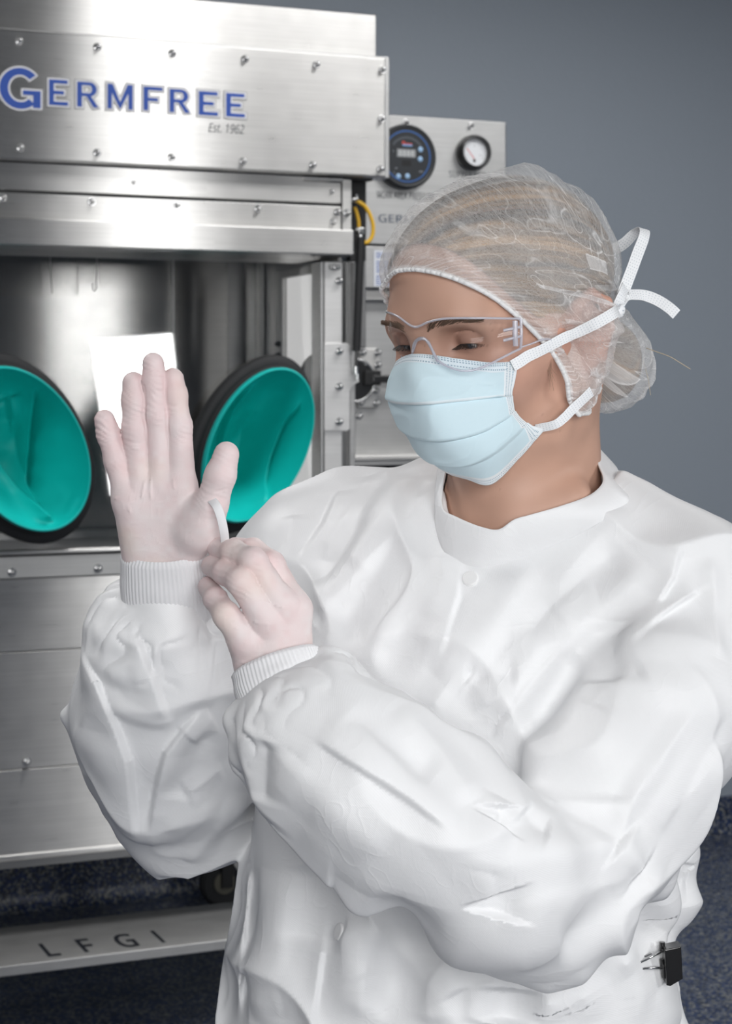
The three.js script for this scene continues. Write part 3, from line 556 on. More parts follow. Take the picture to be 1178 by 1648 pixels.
function lattice(rows, nu, nv, fn) {                       // smooth surface through rows of points; fn may move a point
  const cr = rows.map((r) => new THREE.CatmullRomCurve3(r, false, 'centripetal')), p = [], uv = [], idx = [];
  for (let j = 0; j <= nv; j++) {
    for (let i = 0; i <= nu; i++) {
      const col = cr.map((c) => c.getPoint(i / nu)), q = new THREE.CatmullRomCurve3(col, false, 'centripetal').getPoint(j / nv);
      const w = fn ? fn(q, i / nu, j / nv) : q; p.push(w.x, w.y, w.z); uv.push(i / nu, j / nv);
    }
  }
  for (let j = 0; j < nv; j++) for (let i = 0; i < nu; i++) { const q = j * (nu + 1) + i; idx.push(q, q + 1, q + nu + 1, q + 1, q + nu + 2, q + nu + 1); }
  const g = new THREE.BufferGeometry(); g.setAttribute('position', new THREE.Float32BufferAttribute(p, 3)); g.setAttribute('uv', new THREE.Float32BufferAttribute(uv, 2)); g.setIndex(idx); g.computeVertexNormals(); return g;
}
function thicken(g, t) {                                   // gives a sheet a back and closed edges, t metres behind its face
  const p = g.attributes.position, n = g.attributes.normal, u = g.attributes.uv, N = p.count, pos = [], uv = [], idx = [];
  for (let s = 0; s < 2; s++) for (let i = 0; i < N; i++) { pos.push(p.getX(i) - n.getX(i) * t * s, p.getY(i) - n.getY(i) * t * s, p.getZ(i) - n.getZ(i) * t * s); uv.push(u.getX(i), u.getY(i)); }
  const src = Array.from(g.index.array), edge = new Map();
  for (let i = 0; i < src.length; i += 3) { const [a, b, c] = src.slice(i, i + 3); idx.push(a, b, c, a + N, c + N, b + N); for (const [x, y] of [[a, b], [b, c], [c, a]]) { const r = y + '_' + x; if (edge.has(r)) edge.delete(r); else edge.set(x + '_' + y, [x, y]); } }
  for (const [x, y] of edge.values()) idx.push(x, y + N, y, x, x + N, y + N);
  const o = new THREE.BufferGeometry(); o.setAttribute('position', new THREE.Float32BufferAttribute(pos, 3)); o.setAttribute('uv', new THREE.Float32BufferAttribute(uv, 2)); o.setIndex(idx); o.computeVertexNormals(); return o;
}
function ribbon(points, normals, width, t = 0.0006, seg = 60) {   // flat band along points; normals say which way it faces
  const c = new THREE.CatmullRomCurve3(points, false, 'centripetal'), nc = new THREE.CatmullRomCurve3(normals, false, 'centripetal'), p = [], uv = [], idx = [];
  let len = 0, last = null;
  for (let i = 0; i <= seg; i++) {
    const q = c.getPoint(i / seg), tg = c.getTangent(i / seg), n = nc.getPoint(i / seg).normalize(), b = new THREE.Vector3().crossVectors(tg, n).normalize(), w = (typeof width === 'function' ? width(i / seg) : width) / 2; if (last) len += q.distanceTo(last); last = q;
    for (const s of [-1, 0, 1]) { p.push(q.x + b.x * w * s, q.y + b.y * w * s, q.z + b.z * w * s); uv.push((s + 1) / 2, len / 0.02); }
  }
  for (let i = 0; i < seg; i++) for (let s = 0; s < 2; s++) { const a = i * 3 + s; idx.push(a, a + 1, a + 3, a + 1, a + 4, a + 3); }
  const g = new THREE.BufferGeometry(); g.setAttribute('position', new THREE.Float32BufferAttribute(p, 3)); g.setAttribute('uv', new THREE.Float32BufferAttribute(uv, 2)); g.setIndex(idx); g.computeVertexNormals(); return t ? thicken(g, t) : g;
}

// ---------------------------------------------------------------- the woman: coat
const person = thing('person', 'woman in white lab coat, hair cap, pale blue mask and clear glasses pulling on gloves', 'person', V3(0.12, 0, -1.55));
const wp = (g) => { g.translate(-0.12, 0, 1.55); return g; };      // world to the person's own frame
{ // embossed nonwoven cloth with fine creases
  const a = tileNoise(41, 256), b = tileNoise(42, 16), c = tileNoise(43, 32), d = tileNoise(44, 8), e = tileNoise(45, 64), S = 1024;
  const t = dataTex(S, S, (x, y) => {
    const u = x / S, v = y / S, wx = 0.3 * c(u * 32, v * 32), wy = 0.3 * c(u * 32 + 11, v * 32 + 5);
    const r1 = 1 - Math.min(1, Math.abs(b(u * 16 + wx, v * 16 + wy) - 0.5) * 7), r2 = 1 - Math.min(1, Math.abs(c(u * 32 + 3 + wy * 1.4, v * 32 + wx * 1.4) - 0.5) * 6), r3 = 1 - Math.min(1, Math.abs(e(u * 64 + wx * 2, v * 64) - 0.5) * 5), m = d(u * 8, v * 8), m2 = d(u * 8 + 4, v * 8 + 2);
    return 0.25 + 0.38 * r1 * r1 * m * m + 0.26 * r2 * r2 * m2 * m2 * 1.6 + 0.09 * r3 * r3 * m + 0.05 * Math.sin((x + y) * Math.PI * 2 / 4.41) + 0.05 * (a(x / 4, y / 4) - 0.5);
  }, false, [2.8, 2.8]);
  M.coat = phys({ color: lin(0.83, 0.835, 0.845), roughness: 0.5, bumpMap: t, bumpScale: 0.0006, side: THREE.DoubleSide });
}
M.knit = std({ color: lin(0.8, 0.8, 0.815), roughness: 0.85 });
const tors = [ // py, left px, right px, depth of the middle, half thickness
  [745, 780, 930, 1.57, 0.05], [775, 690, 1000, 1.57, 0.07], [815, 580, 1080, 1.565, 0.085], [880, 520, 1130, 1.56, 0.1], [960, 470, 1140, 1.555, 0.115], [1060, 450, 1140, 1.55, 0.125], [1200, 430, 1125, 1.545, 0.125], [1340, 402, 1085, 1.54, 0.125], [1500, 378, 1062, 1.535, 0.13], [1648, 357, 1080, 1.53, 0.135], [2300, 330, 1125, 1.53, 0.15], [2700, 320, 1140, 1.53, 0.155]].map(([y, l, r, d, b]) => ({ y: EYE - (y - CY) * d / F, x: ((l + r) / 2 - CX) * d / F, a: (r - l) / 2 * d / F, z: -d, b }));
const bustBase = (y) => {
  let i = 0; while (i < tors.length - 2 && y < tors[i + 1].y) i++;
  const p0 = tors[Math.max(0, i - 1)], p1 = tors[i], p2 = tors[i + 1], p3 = tors[Math.min(tors.length - 1, i + 2)], t = clamp((p1.y - y) / (p1.y - p2.y), 0, 1);
  const o = {}; for (const k of ['x', 'a', 'z', 'b']) { const m1 = (p2[k] - p0[k]) / Math.max(1e-4, p0.y - p2.y) * (p1.y - p2.y), m2 = (p3[k] - p1[k]) / Math.max(1e-4, p1.y - p3.y) * (p1.y - p2.y), t2 = t * t, t3 = t2 * t; o[k] = (2 * t3 - 3 * t2 + 1) * p1[k] + (t3 - 2 * t2 + t) * (i ? m1 : 0) + (-2 * t3 + 3 * t2) * p2[k] + (t3 - t2) * m2; }
  return o;
};
const torsoTop = tors[0].y, torsoTable = (() => { const n = 600, y0 = 0.4, out = []; for (let i = 0; i <= n; i++) out.push(bustBase(lerp(y0, torsoTop, i / n))); return (y) => { const t = clamp((y - y0) / (torsoTop - y0), 0, 1) * n, i = Math.min(n - 1, Math.floor(t)), f = t - i, A = out[i], B = out[i + 1]; return [lerp(A.x, B.x, f), lerp(A.a, B.a, f), lerp(A.z, B.z, f), lerp(A.b, B.b, f)]; }; })();
function torsoF(x, y, z) {
  const [cx, a, cz, b] = torsoTable(y), dx = (x - cx), skew = 0.1 * dx; // her left side stands nearer the lens
  const q = Math.pow(Math.pow(Math.abs(dx / a), 2.3) + Math.pow(Math.abs((z - cz - skew) / b), 2.3), 1 / 2.3);
  let d = (q - 1) * Math.min(a, b) * 0.92;
  if (y > torsoTop) d = Math.max(d, 0) + (y - torsoTop) * 0.9;
  return d;
}
const rSho = at(548, 842, 1.62), rElb = at(318, 1290, 1.6), lSho = at(1098, 970, 1.50), lElb = at(905, 1438, 1.365);
const yoke = chain([[at(575, 822, 1.62), 0.028], [at(715, 800, 1.58), 0.03], [at(850, 800, 1.56), 0.045], [at(975, 830, 1.53), 0.035], [at(1100, 935, 1.5), 0.052]], 0.03);
const rUpper = chain([[at(553, 828, 1.625), 0.031], [at(500, 905, 1.62), 0.057], [at(410, 1080, 1.61), 0.066], [at(335, 1270, 1.6), 0.058]], 0.03);
const rFore = chain([[at(272, 985, 1.43), 0.031], [at(255, 1040, 1.46), 0.0545], [at(258, 1130, 1.50), 0.069], [at(275, 1210, 1.54), 0.07], [at(302, 1295, 1.58), 0.053], [at(350, 1310, 1.6), 0.036]], 0.02);
// outline pieces that stand out of the right sleeve: shoulder of the cuff gathers, the pinched corner, the bag under the elbow
const rExtra = [roundCone(at(190, 985, 1.45), at(165, 1010, 1.46), 0.018, 0.014), roundCone(at(112, 1147, 1.51), at(180, 1120, 1.5), 0.003, 0.03), roundCone(at(112, 1149, 1.51), at(185, 1200, 1.53), 0.003, 0.03), roundCone(at(300, 1370, 1.585), at(290, 1300, 1.57), 0.011, 0.05), roundCone(at(262, 1362, 1.575), at(250, 1280, 1.55), 0.011, 0.04), roundCone(at(385, 1330, 1.6), at(330, 1320, 1.59), 0.012, 0.03), roundCone(at(320, 990, 1.44), at(350, 1075, 1.47), 0.012, 0.022), roundCone(at(350, 1075, 1.47), at(375, 1190, 1.53), 0.02, 0.03)];
const lUpper = chain([[at(1118, 962, 1.50), 0.042], [at(1112, 1040, 1.49), 0.066], [at(1062, 1132, 1.455), 0.0735], [at(995, 1256, 1.41), 0.068], [at(925, 1392, 1.37), 0.057], [at(880, 1480, 1.355), 0.044]], 0.02);
const lFore = chain([[at(486, 1150, 1.347), 0.023], [at(492, 1180, 1.345), 0.043], [at(520, 1208, 1.335), 0.054], [at(600, 1268, 1.32), 0.0615], [at(690, 1336, 1.315), 0.0625], [at(790, 1410, 1.325), 0.062], [at(880, 1468, 1.345), 0.05]], 0.02);
const lExtra = [roundCone(at(402, 1160, 1.352), at(470, 1150, 1.35), 0.009, 0.02), roundCone(at(528, 1098, 1.36), at(505, 1150, 1.35), 0.010, 0.02), roundCone(at(430, 1160, 1.33), at(505, 1120, 1.33), 0.010, 0.012), roundCone(at(378, 1160, 1.35), at(460, 1150, 1.35), 0.006, 0.022), roundCone(at(380, 1168, 1.35), at(400, 1230, 1.345), 0.006, 0.012), roundCone(at(400, 1230, 1.345), at(440, 1298, 1.335), 0.01, 0.006), roundCone(at(440, 1298, 1.335), at(520, 1260, 1.33), 0.006, 0.035), roundCone(at(400, 1220, 1.345), at(500, 1200, 1.34), 0.012, 0.03), roundCone(at(522, 1063, 1.36), at(530, 1130, 1.35), 0.006, 0.02), roundCone(at(548, 1085, 1.355), at(590, 1150, 1.34), 0.01, 0.03), roundCone(at(755, 1228, 1.33), at(720, 1290, 1.325), 0.006, 0.035), roundCone(at(790, 1262, 1.33), at(760, 1330, 1.325), 0.006, 0.04), roundCone(at(850, 1563, 1.345), at(830, 1490, 1.34), 0.008, 0.04), roundCone(at(905, 1550, 1.35), at(880, 1470, 1.35), 0.006, 0.045), roundCone(at(990, 1488, 1.38), at(930, 1440, 1.37), 0.006, 0.04), roundCone(at(1052, 1428, 1.4), at(980, 1380, 1.395), 0.006, 0.043), roundCone(at(1106, 1345, 1.43), at(1030, 1300, 1.42), 0.005, 0.044), roundCone(at(1172, 1238, 1.46), at(1100, 1200, 1.45), 0.006, 0.042), roundCone(at(1210, 1090, 1.49), at(1130, 1080, 1.48), 0.01, 0.06), roundCone(at(1172, 935, 1.51), at(1120, 980, 1.5), 0.012, 0.045)];
// loose back of the coat, gathered by the clip
const backBag = [roundCone(at(1082, 1370, 1.6), at(1078, 1440, 1.6), 0.026, 0.018), roundCone(at(1075, 1462, 1.6), at(1062, 1490, 1.6), 0.024, 0.018), roundCone(at(1060, 1520, 1.59), at(1040, 1545, 1.58), 0.013, 0.03), roundCone(at(1072, 1585, 1.59), at(1070, 1720, 1.59), 0.014, 0.028)];
const neckHole = chain([[at(838, 905, 1.535), 0.03], [at(842, 845, 1.53), 0.0605], [at(848, 800, 1.535), 0.066], [at(860, 640, 1.56), 0.075]], 0.01);
function coatBase(x, y, z) {
  let t = smin(torsoF(x, y, z), yoke(x, y, z), 0.05);
  t = smax(t, -neckHole(x, y, z), 0.008);
  if (x > 0.15) { for (const f of backBag) t = smin(t, f(x, y, z), 0.018); }
  let r = 9; if (x < 0.08) { r = smin(rFore(x, y, z), rUpper(x, y, z), 0.035); for (const f of rExtra) r = smin(r, f(x, y, z), 0.014); }
  let l = smin(lUpper(x, y, z), lFore(x, y, z), 0.02); if (l < 0.09) for (const f of lExtra) l = smin(l, f(x, y, z), 0.012);
  let d = r < 9 ? smin(t, r, lerp(0.005, 0.03, sstep(y, 1.16, 1.36))) : t;
  // the left arm melts into the shoulder above and lies free in front of the body below
  const k = lerp(0.008, 0.05, sstep(y, 1.27, 1.4));
  return smin(d, l, k);
}
// folds: polylines on the photograph, laid on the cloth; r ridge, v valley, s step (the side to the left of the line's direction stands proud)
const folds = [];
function fold(type, amp, w, pts) {
  const q = pts.map(([x, y]) => march(coatBase, x, y)).filter(Boolean), id = folds.id++; if (q.length < 2) return;
  const reach = w * 2.2 / 1000, L = [0]; for (let i = 1; i < q.length; i++) L.push(L[i - 1] + q[i].distanceTo(q[i - 1]));
  for (let i = 0; i + 1 < q.length; i++) {
    const a = q[i], b = q[i + 1]; if (a.distanceTo(b) > 0.25) continue;
    folds.push({ type, amp: amp * 2.0 / 1000, w: w / 1000, a, dx: b.x - a.x, dy: b.y - a.y, dz: b.z - a.z, l2: a.distanceToSquared(b), s0: L[i] / L[q.length - 1], s1: L[i + 1] / L[q.length - 1], reach, id, lo: V3(Math.min(a.x, b.x) - reach, Math.min(a.y, b.y) - reach, Math.min(a.z, b.z) - reach), hi: V3(Math.max(a.x, b.x) + reach, Math.max(a.y, b.y) + reach, Math.max(a.z, b.z) + reach) });
  }
}
folds.id = 0;
// left forearm
fold('s', 3.0, 16, [[508, 1190], [580, 1236], [660, 1288], [724, 1335]]);
fold('r', 2.5, 14, [[539, 1108], [600, 1200], [660, 1270], [737, 1360]]);
fold('r', 3.0, 16, [[521, 1157], [623, 1227], [720, 1329], [775, 1404], [792, 1462]]);
fold('r', 4.0, 20, [[481, 1214], [455, 1265], [435, 1311]]);
fold('v', 3.0, 18, [[430, 1190], [425, 1240], [432, 1290]]);
fold('r', 4.0, 14, [[775, 1404], [790, 1340], [808, 1285]]);
fold('v', 6.0, 16, [[803, 1296], [806, 1315], [800, 1330]]);
fold('v', 7.0, 20, [[800, 1440], [806, 1460], [800, 1480]]);
fold('r', 4.0, 16, [[791, 1407], [820, 1392], [868, 1377], [960, 1361], [996, 1368]]);
fold('s', 2.0, 18, [[996, 1357], [914, 1315], [841, 1279]]);
fold('v', 2.4, 18, [[841, 1302], [860, 1325], [882, 1343]]);
fold('r', 5.0, 20, [[996, 1357], [1020, 1385], [1037, 1407]]);
fold('r', 1.8, 20, [[1037, 1407], [960, 1430], [880, 1450], [800, 1470]]);
fold('v', 4.0, 22, [[1042, 1412], [1000, 1450], [969, 1475], [900, 1530]]);
fold('r', 3.0, 16, [[1150, 1220], [1090, 1310], [1042, 1407]]);
fold('v', 3.0, 14, [[1170, 1156], [1120, 1260], [1078, 1338], [1000, 1440]]);
fold('r', 2.2, 10, [[1133, 1124], [1075, 1205], [1019, 1288], [996, 1361]]);
fold('s', 2.0, 14, [[1019, 1288], [940, 1284], [870, 1280]]);
// armpit and upper sleeve
fold('r', 3.0, 14, [[946, 1133], [1000, 1105], [1045, 1100], [1090, 1112], [1133, 1124]]);
fold('s', 2.5, 16, [[1000, 1036], [1050, 1000], [1130, 950]]);
fold('r', 3.0, 16, [[985, 1050], [1050, 1030], [1150, 1035]]);
fold('v', 2.5, 18, [[1040, 1080], [1000, 1100], [955, 1140]]);
fold('h', 3.0, 26, [[985, 1005], [975, 1060], [960, 1100]]);
fold('r', 2.0, 10, [[1143, 895], [1152, 960], [1158, 1060]]);
fold('s', 2.0, 16, [[1060, 970], [1085, 930], [1095, 885]]);
// chest
fold('b', 2.2, 30, [[955, 905], [880, 1010], [810, 1120], [754, 1215]]);
fold('h', 2.2, 30, [[923, 1050], [890, 1120], [870, 1190]]);
fold('r', 1.8, 14, [[896, 1032], [850, 1095], [809, 1155]]);
fold('r', 2.0, 12, [[832, 973], [760, 1050], [700, 1130], [672, 1165]]);
fold('v', 2.0, 14, [[745, 1083], [790, 1090], [835, 1087]]);
fold('r', 2.0, 12, [[750, 1092], [775, 1110], [790, 1135]]);
fold('s', 1.6, 18, [[700, 1160], [725, 1000], [738, 960], [745, 905]]);
fold('h', 3.0, 26, [[690, 760], [660, 830], [600, 920], [540, 1020]]);
fold('b', 3.0, 26, [[650, 770], [600, 850], [545, 940], [505, 1000]]);
fold('r', 2.0, 14, [[472, 825], [468, 870], [463, 917]]);
fold('v', 2.5, 16, [[580, 905], [540, 950], [503, 1006]]);
fold('h', 3.0, 24, [[690, 960], [640, 1050], [600, 1110]]);
fold('r', 1.8, 14, [[705, 880], [715, 930], [690, 1000]]);
fold('r', 1.8, 16, [[1010, 815], [930, 900], [890, 950]]);
fold('r', 1.6, 14, [[890, 990], [930, 960], [960, 955]]);
// lower front
fold('s', 1.8, 20, [[505, 1648], [521, 1532], [534, 1386]]);
fold('h', 5.0, 34, [[500, 1390], [505, 1450], [495, 1530]]);
fold('h', 6.0, 45, [[660, 1460], [640, 1540], [620, 1648]]);
fold('b', 4.0, 36, [[585, 1440], [580, 1540], [570, 1648]]);
fold('r', 1.6, 12, [[547, 1500], [590, 1450], [615, 1420]]);
fold('r', 1.6, 12, [[547, 1500], [580, 1510], [620, 1515]]);
fold('r', 1.6, 12, [[547, 1500], [565, 1540], [580, 1580]]);
fold('b', 3.0, 30, [[440, 1400], [430, 1500], [410, 1648]]);
fold('r', 2.0, 16, [[735, 1600], [720, 1570], [700, 1555]]);
fold('h', 4.0, 30, [[820, 1590], [815, 1648]]);
fold('r', 2.2, 14, [[775, 1575], [780, 1610], [778, 1648]]);
fold('r', 2.5, 14, [[1000, 1500], [1010, 1560], [1024, 1600], [1025, 1648]]);
fold('r', 2.5, 14, [[1025, 1440], [1023, 1480], [1026, 1540]]);
fold('v', 4.0, 18, [[1026, 1470], [1045, 1505], [1062, 1530]]);
fold('r', 2.5, 14, [[1060, 1570], [1085, 1610], [1100, 1640]]);
fold('b', 4.0, 26, [[1075, 1420], [1070, 1460], [1060, 1495]]);
fold('v', 4.0, 14, [[1105, 1390], [1095, 1415], [1108, 1417]]);
// right sleeve
fold('s', 4.0, 22, [[221, 1338], [208, 1227], [188, 1168], [160, 1100], [135, 1050]]);
fold('r', 2.4, 9, [[169, 1103], [180, 1125], [195, 1139], [238, 1156], [283, 1158]]);
fold('r', 2.4, 10, [[136, 1049], [182, 1083], [241, 1090]]);
fold('s', 2.8, 14, [[270, 1152], [245, 1085], [220, 1018]]);
fold('s', 4.0, 18, [[326, 1139], [290, 1180], [264, 1214], [248, 1273], [240, 1330]]);
fold('r', 3.0, 14, [[342, 1152], [322, 1172], [303, 1191]]);
fold('r', 3.0, 14, [[388, 1273], [350, 1330], [303, 1388]]);
fold('v', 3.0, 16, [[400, 1230], [362, 1290], [320, 1360]]);
fold('r', 2.5, 14, [[362, 1237], [330, 1262], [296, 1280]]);
fold('v', 3.0, 16, [[350, 1180], [318, 1230], [290, 1290]]);
fold('v', 3.0, 18, [[370, 1180], [352, 1240], [345, 1300]]);
fold('r', 2.0, 12, [[230, 1055], [300, 1020], [330, 1000]]);
fold('r', 2.0, 12, [[133, 1000], [170, 1030], [205, 1020]]);
fold('r', 2.0, 12, [[330, 1010], [335, 1080], [320, 1140]]);
fold('b', 3.0, 30, [[150, 1170], [190, 1270], [240, 1360]]);
fold('r', 3.4, 18, [[1040, 905], [985, 960], [930, 1010], [900, 1060]]);
fold('v', 3.0, 20, [[1000, 880], [940, 930], [880, 985], [840, 1030]]);
fold('r', 3.2, 18, [[860, 905], [800, 985], [745, 1040], [700, 1090]]);
fold('s', 1.5, 16, [[905, 1035], [840, 1110], [790, 1190]]);
fold('v', 1.6, 18, [[930, 1000], [905, 1080], [860, 1170]]);
fold('r', 4.0, 20, [[700, 775], [655, 835], [590, 900], [520, 985]]);
fold('v', 3.6, 22, [[715, 830], [660, 900], [590, 980], [540, 1040]]);
fold('r', 3.0, 18, [[600, 765], [560, 830], [520, 900]]);
fold('s', 2.6, 16, [[545, 785], [520, 840], [480, 900]]);
fold('v', 4.0, 26, [[640, 1440], [650, 1520], [660, 1648]]);
fold('r', 3.0, 18, [[700, 1540], [690, 1600], [690, 1648]]);
fold('r', 3.0, 18, [[880, 1590], [885, 1620], [890, 1648]]);
fold('r', 3.0, 18, [[935, 1570], [940, 1610], [945, 1648]]);
fold('s', 2.4, 18, [[385, 1640], [395, 1500], [405, 1390]]);
fold('r', 3.0, 18, [[470, 1400], [455, 1500], [445, 1640]]);
fold('r', 2.6, 16, [[600, 1480], [590, 1560], [575, 1640]]);
fold('v', 3.0, 18, [[560, 1150], [620, 1190], [700, 1250]]);
fold('r', 3.0, 16, [[640, 1140], [700, 1200], [760, 1290]]);
fold('r', 3.0, 18, [[470, 1230], [540, 1300], [620, 1370]]);

const FG = 0.04, foldGrid = new Map();
folds.forEach((f, n) => { for (let i = Math.floor(f.lo.x / FG); i <= Math.floor(f.hi.x / FG); i++) for (let j = Math.floor(f.lo.y / FG); j <= Math.floor(f.hi.y / FG); j++) for (let k = Math.floor(f.lo.z / FG); k <= Math.floor(f.hi.z / FG); k++) { const key = (i + 100) * 1e6 + (j + 100) * 1e3 + k + 500; if (!foldGrid.has(key)) foldGrid.set(key, []); foldGrid.get(key).push(f); } });
function foldHeight(x, y, z) {
  const list = foldGrid.get((Math.floor(x / FG) + 100) * 1e6 + (Math.floor(y / FG) + 100) * 1e3 + Math.floor(z / FG) + 500); if (!list) return 0;
  let h = 0;
  for (let n = 0; n < list.length;) {
    const id = list[n].id; let br = 9, bf = null, bt = 0, bs = 0;      // nearest stretch of this fold
    for (; n < list.length && list[n].id === id; n++) {
      const f = list[n], px = x - f.a.x, py = y - f.a.y, pz = z - f.a.z, t = clamp((px * f.dx + py * f.dy + pz * f.dz) / f.l2, 0, 1), qx = px - f.dx * t, qy = py - f.dy * t, qz = pz - f.dz * t, r = Math.hypot(qx, qy, qz);
      if (r < br) { br = r; bf = f; bt = t; bs = (f.dx * py - f.dy * px) / Math.sqrt(f.dx * f.dx + f.dy * f.dy + 1e-12); }
    }
    if (br > bf.reach) continue;
    const s = lerp(bf.s0, bf.s1, bt), amp = bf.amp * sstep(s, -0.04, 0.16) * (1 - sstep(s, 0.84, 1.04)), w = bf.w;
    if (bf.type === 'r' || bf.type === 'v') { const u = Math.max(0, 1 - Math.hypot(br, 0.0015) / w / 1.5); h += (bf.type === 'r' ? 1 : -1) * amp * Math.pow(u, 1.6); }
    else if (bf.type === 'b' || bf.type === 'h') { const u = Math.max(0, 1 - br * br / (w * w)); h += (bf.type === 'b' ? 1 : -1) * amp * u * u; }
    else { const u = Math.max(0, 1 - br / (w * 2)), e = sstep(bs, -0.0032, 0.0032); h += amp * u * u * (e - 0.3 * (1 - e)); }
  }
  return h;
}
function crumple(x, y, z) {
  const rid = (n) => 1.05 - Math.sqrt(n * n + 0.0025);
  const a = rid(noise3(x * 11 + 3 + y * 6, y * 9 - x * 3, z * 12)), b = rid(noise3(x * 24 - y * 13, y * 20 + 7, z * 26 + 2));
  const m = 0.6 + 0.8 * noise3(x * 5, y * 5 + 9, z * 5);
  return 0.0082 * (a * a * a - 0.5) + 0.0024 * m * (b * b * b - 0.5);
}
// cloth gathered towards the cuffs
const cuffs = [[at(270, 975, 1.432), at(262, 1060, 1.465), 0.045], [at(456, 1120, 1.352), at(505, 1185, 1.335), 0.05]];
function gather(x, y, z) {
  let h = 0;
  for (const [a, b, len] of cuffs) {
    const px = x - a.x, py = y - a.y, pz = z - a.z, dx = b.x - a.x, dy = b.y - a.y, dz = b.z - a.z, l = Math.hypot(dx, dy, dz), t = (px * dx + py * dy + pz * dz) / l; if (t < -0.01 || t > len || px * px + py * py + pz * pz > 0.012) continue;
    const qx = px - dx / l * t, qy = py - dy / l * t, ang = Math.atan2(qy * dx / l - qx * dy / l + (pz - dz / l * t) * 0.3, (pz - dz / l * t)); 
    const fall = sstep(t, -0.01, 0.004) * (1 - sstep(t, len * 0.3, len));
    h += fall * 0.0022 * (Math.abs(Math.sin(ang * 6.5 + 2 * noise3(x * 60, y * 60, z * 60))) - 0.5);
  }
  return h;
}
const coatF = (x, y, z) => { const d = coatBase(x, y, z); if (d > 0.05 || d < -0.05) return d; return d - foldHeight(x, y, z) - crumple(x, y, z) - gather(x, y, z); };
const QUICK = 1;
{
  const g = merge([meshField(coatF, V3(-0.27, 0.915, -1.72), V3(0.36, 1.46, -1.2), 0.0021 * QUICK), meshField(coatBase, V3(-0.2, 0.45, -1.75), V3(0.34, 0.93, -1.3), 0.009)]);
  const coat = part('lab_coat', wp(g), M.coat, person, 'white disposable lab coat');
  person.userData.coat = undefined;
  // knit cuffs: ribbed tubes
  const cuffGeo = (a, b, ra, rb, da, db, flat) => {
    const N = 260, R = 26, p = [], uv = [], idx = [], ax = b.clone().sub(a), side = V3(da[0], da[1], da[2]).normalize(); const fw = new THREE.Vector3().crossVectors(ax.clone().normalize(), side).normalize(); const sd = new THREE.Vector3().crossVectors(fw, ax.clone().normalize()).normalize();
    for (let j = 0; j <= R; j++) for (let i = 0; i <= N; i++) {
      const t = j / R, th = i / N * Math.PI * 2, edge = j < 2 ? -0.0012 * (2 - j) : 0, r = lerp(ra, rb, t) + 0.0004 * Math.sin(th * 64) + 0.0012 * Math.sin(t * Math.PI) + 0.0012 * noise3(Math.cos(th) * 2, Math.sin(th) * 2, t * 3 + ra * 100) + edge;
      const c = a.clone().addScaledVector(ax, t).addScaledVector(sd, r * Math.cos(th)).addScaledVector(fw, r * flat * Math.sin(th)); p.push(c.x, c.y, c.z); uv.push(th, t);
    }
    for (let j = 0; j < R; j++) for (let i = 0; i < N; i++) { const q = j * (N + 1) + i; idx.push(q, q + N + 1, q + 1, q + 1, q + N + 1, q + N + 2); }
    const o = new THREE.BufferGeometry(); o.setAttribute('position', new THREE.Float32BufferAttribute(p, 3)); o.setAttribute('uv', new THREE.Float32BufferAttribute(uv, 2)); o.setIndex(idx); o.computeVertexNormals(); return wp(o);
  };
  M.knit.side = THREE.DoubleSide;
  part('knit_cuff', cuffGeo(at(264, 884, 1.415), at(273, 988, 1.435), 0.0335, 0.0345, [1, 0.16, 0.1], 0, 0.72), M.knit, coat, 'ribbed white cuff on the raised wrist');
  part('knit_cuff', cuffGeo(at(442, 1062, 1.362), at(461, 1122, 1.352), 0.0335, 0.033, [1, 0.47, -0.1], 0, 0.78), M.knit, coat, 'ribbed white cuff on the pulling hand');
  part('thumb_loop', wp(ribbon([at(329, 800, 1.392), at(339, 803, 1.376), at(349, 815, 1.368), at(356, 834, 1.367), at(361, 858, 1.371), at(363, 885, 1.385)], [V3(-.2, .8, .6), V3(0.1, 0.3, 1), V3(0.2, 0.1, 1), V3(0.25, 0, 1), V3(0.25, 0, 1), V3(0.25, 0, 1)], 0.0064, 0.0012, 50)), M.knit, coat, 'white elastic thumb loop');
  // stand collar
  const top = [[717, 757, 1.505], [713, 790, 1.488], [712, 818, 1.474], [735, 832, 1.46], [775, 848, 1.448], [802, 852, 1.444], [828, 836, 1.443], [852, 829, 1.443], [900, 815, 1.447], [948, 797, 1.457], [967, 781, 1.468], [971, 769, 1.482], [963, 745, 1.51], [947, 702, 1.56], [900, 672, 1.6], [820, 675, 1.62], [750, 705, 1.58]];
  const bot = [[703, 764, 1.525], [699, 800, 1.497], [702, 850, 1.468], [720, 890, 1.447], [760, 908, 1.434], [800, 905, 1.428], [832, 896, 1.426], [865, 886, 1.427], [920, 862, 1.434], [970, 834, 1.446], [1004, 812, 1.462], [1014, 802, 1.485], [1010, 790, 1.52], [985, 745, 1.58], [900, 720, 1.63], [810, 722, 1.65], [715, 745, 1.6]];
  const N = 160, K = 10, tc = new THREE.CatmullRomCurve3(top.map((q, i) => at(q[0], q[1], q[2] + (i > 1 && i < 11 ? 0.011 : i === 1 || i === 11 ? 0.006 : 0))), true, 'centripetal'), bc = new THREE.CatmullRomCurve3(bot.map((q, i) => { const h = i < 12 && i > 1 ? march(coatF, q[0], q[1]) : null; return at(q[0], q[1], h ? -h.z - 0.0006 : q[2]); }), true, 'centripetal'), p = [], uv = [], idx = [];
  for (let j = 0; j <= K; j++) for (let i = 0; i <= N; i++) { const t = j / K, a = tc.getPoint(i / N % 1), b = bc.getPoint(i / N % 1), c = a.lerp(b, t); c.z += 0.0025 * Math.sin(t * Math.PI); p.push(c.x, c.y - (j === K ? 0.002 : 0), c.z); uv.push(c.x + c.z, c.y); }
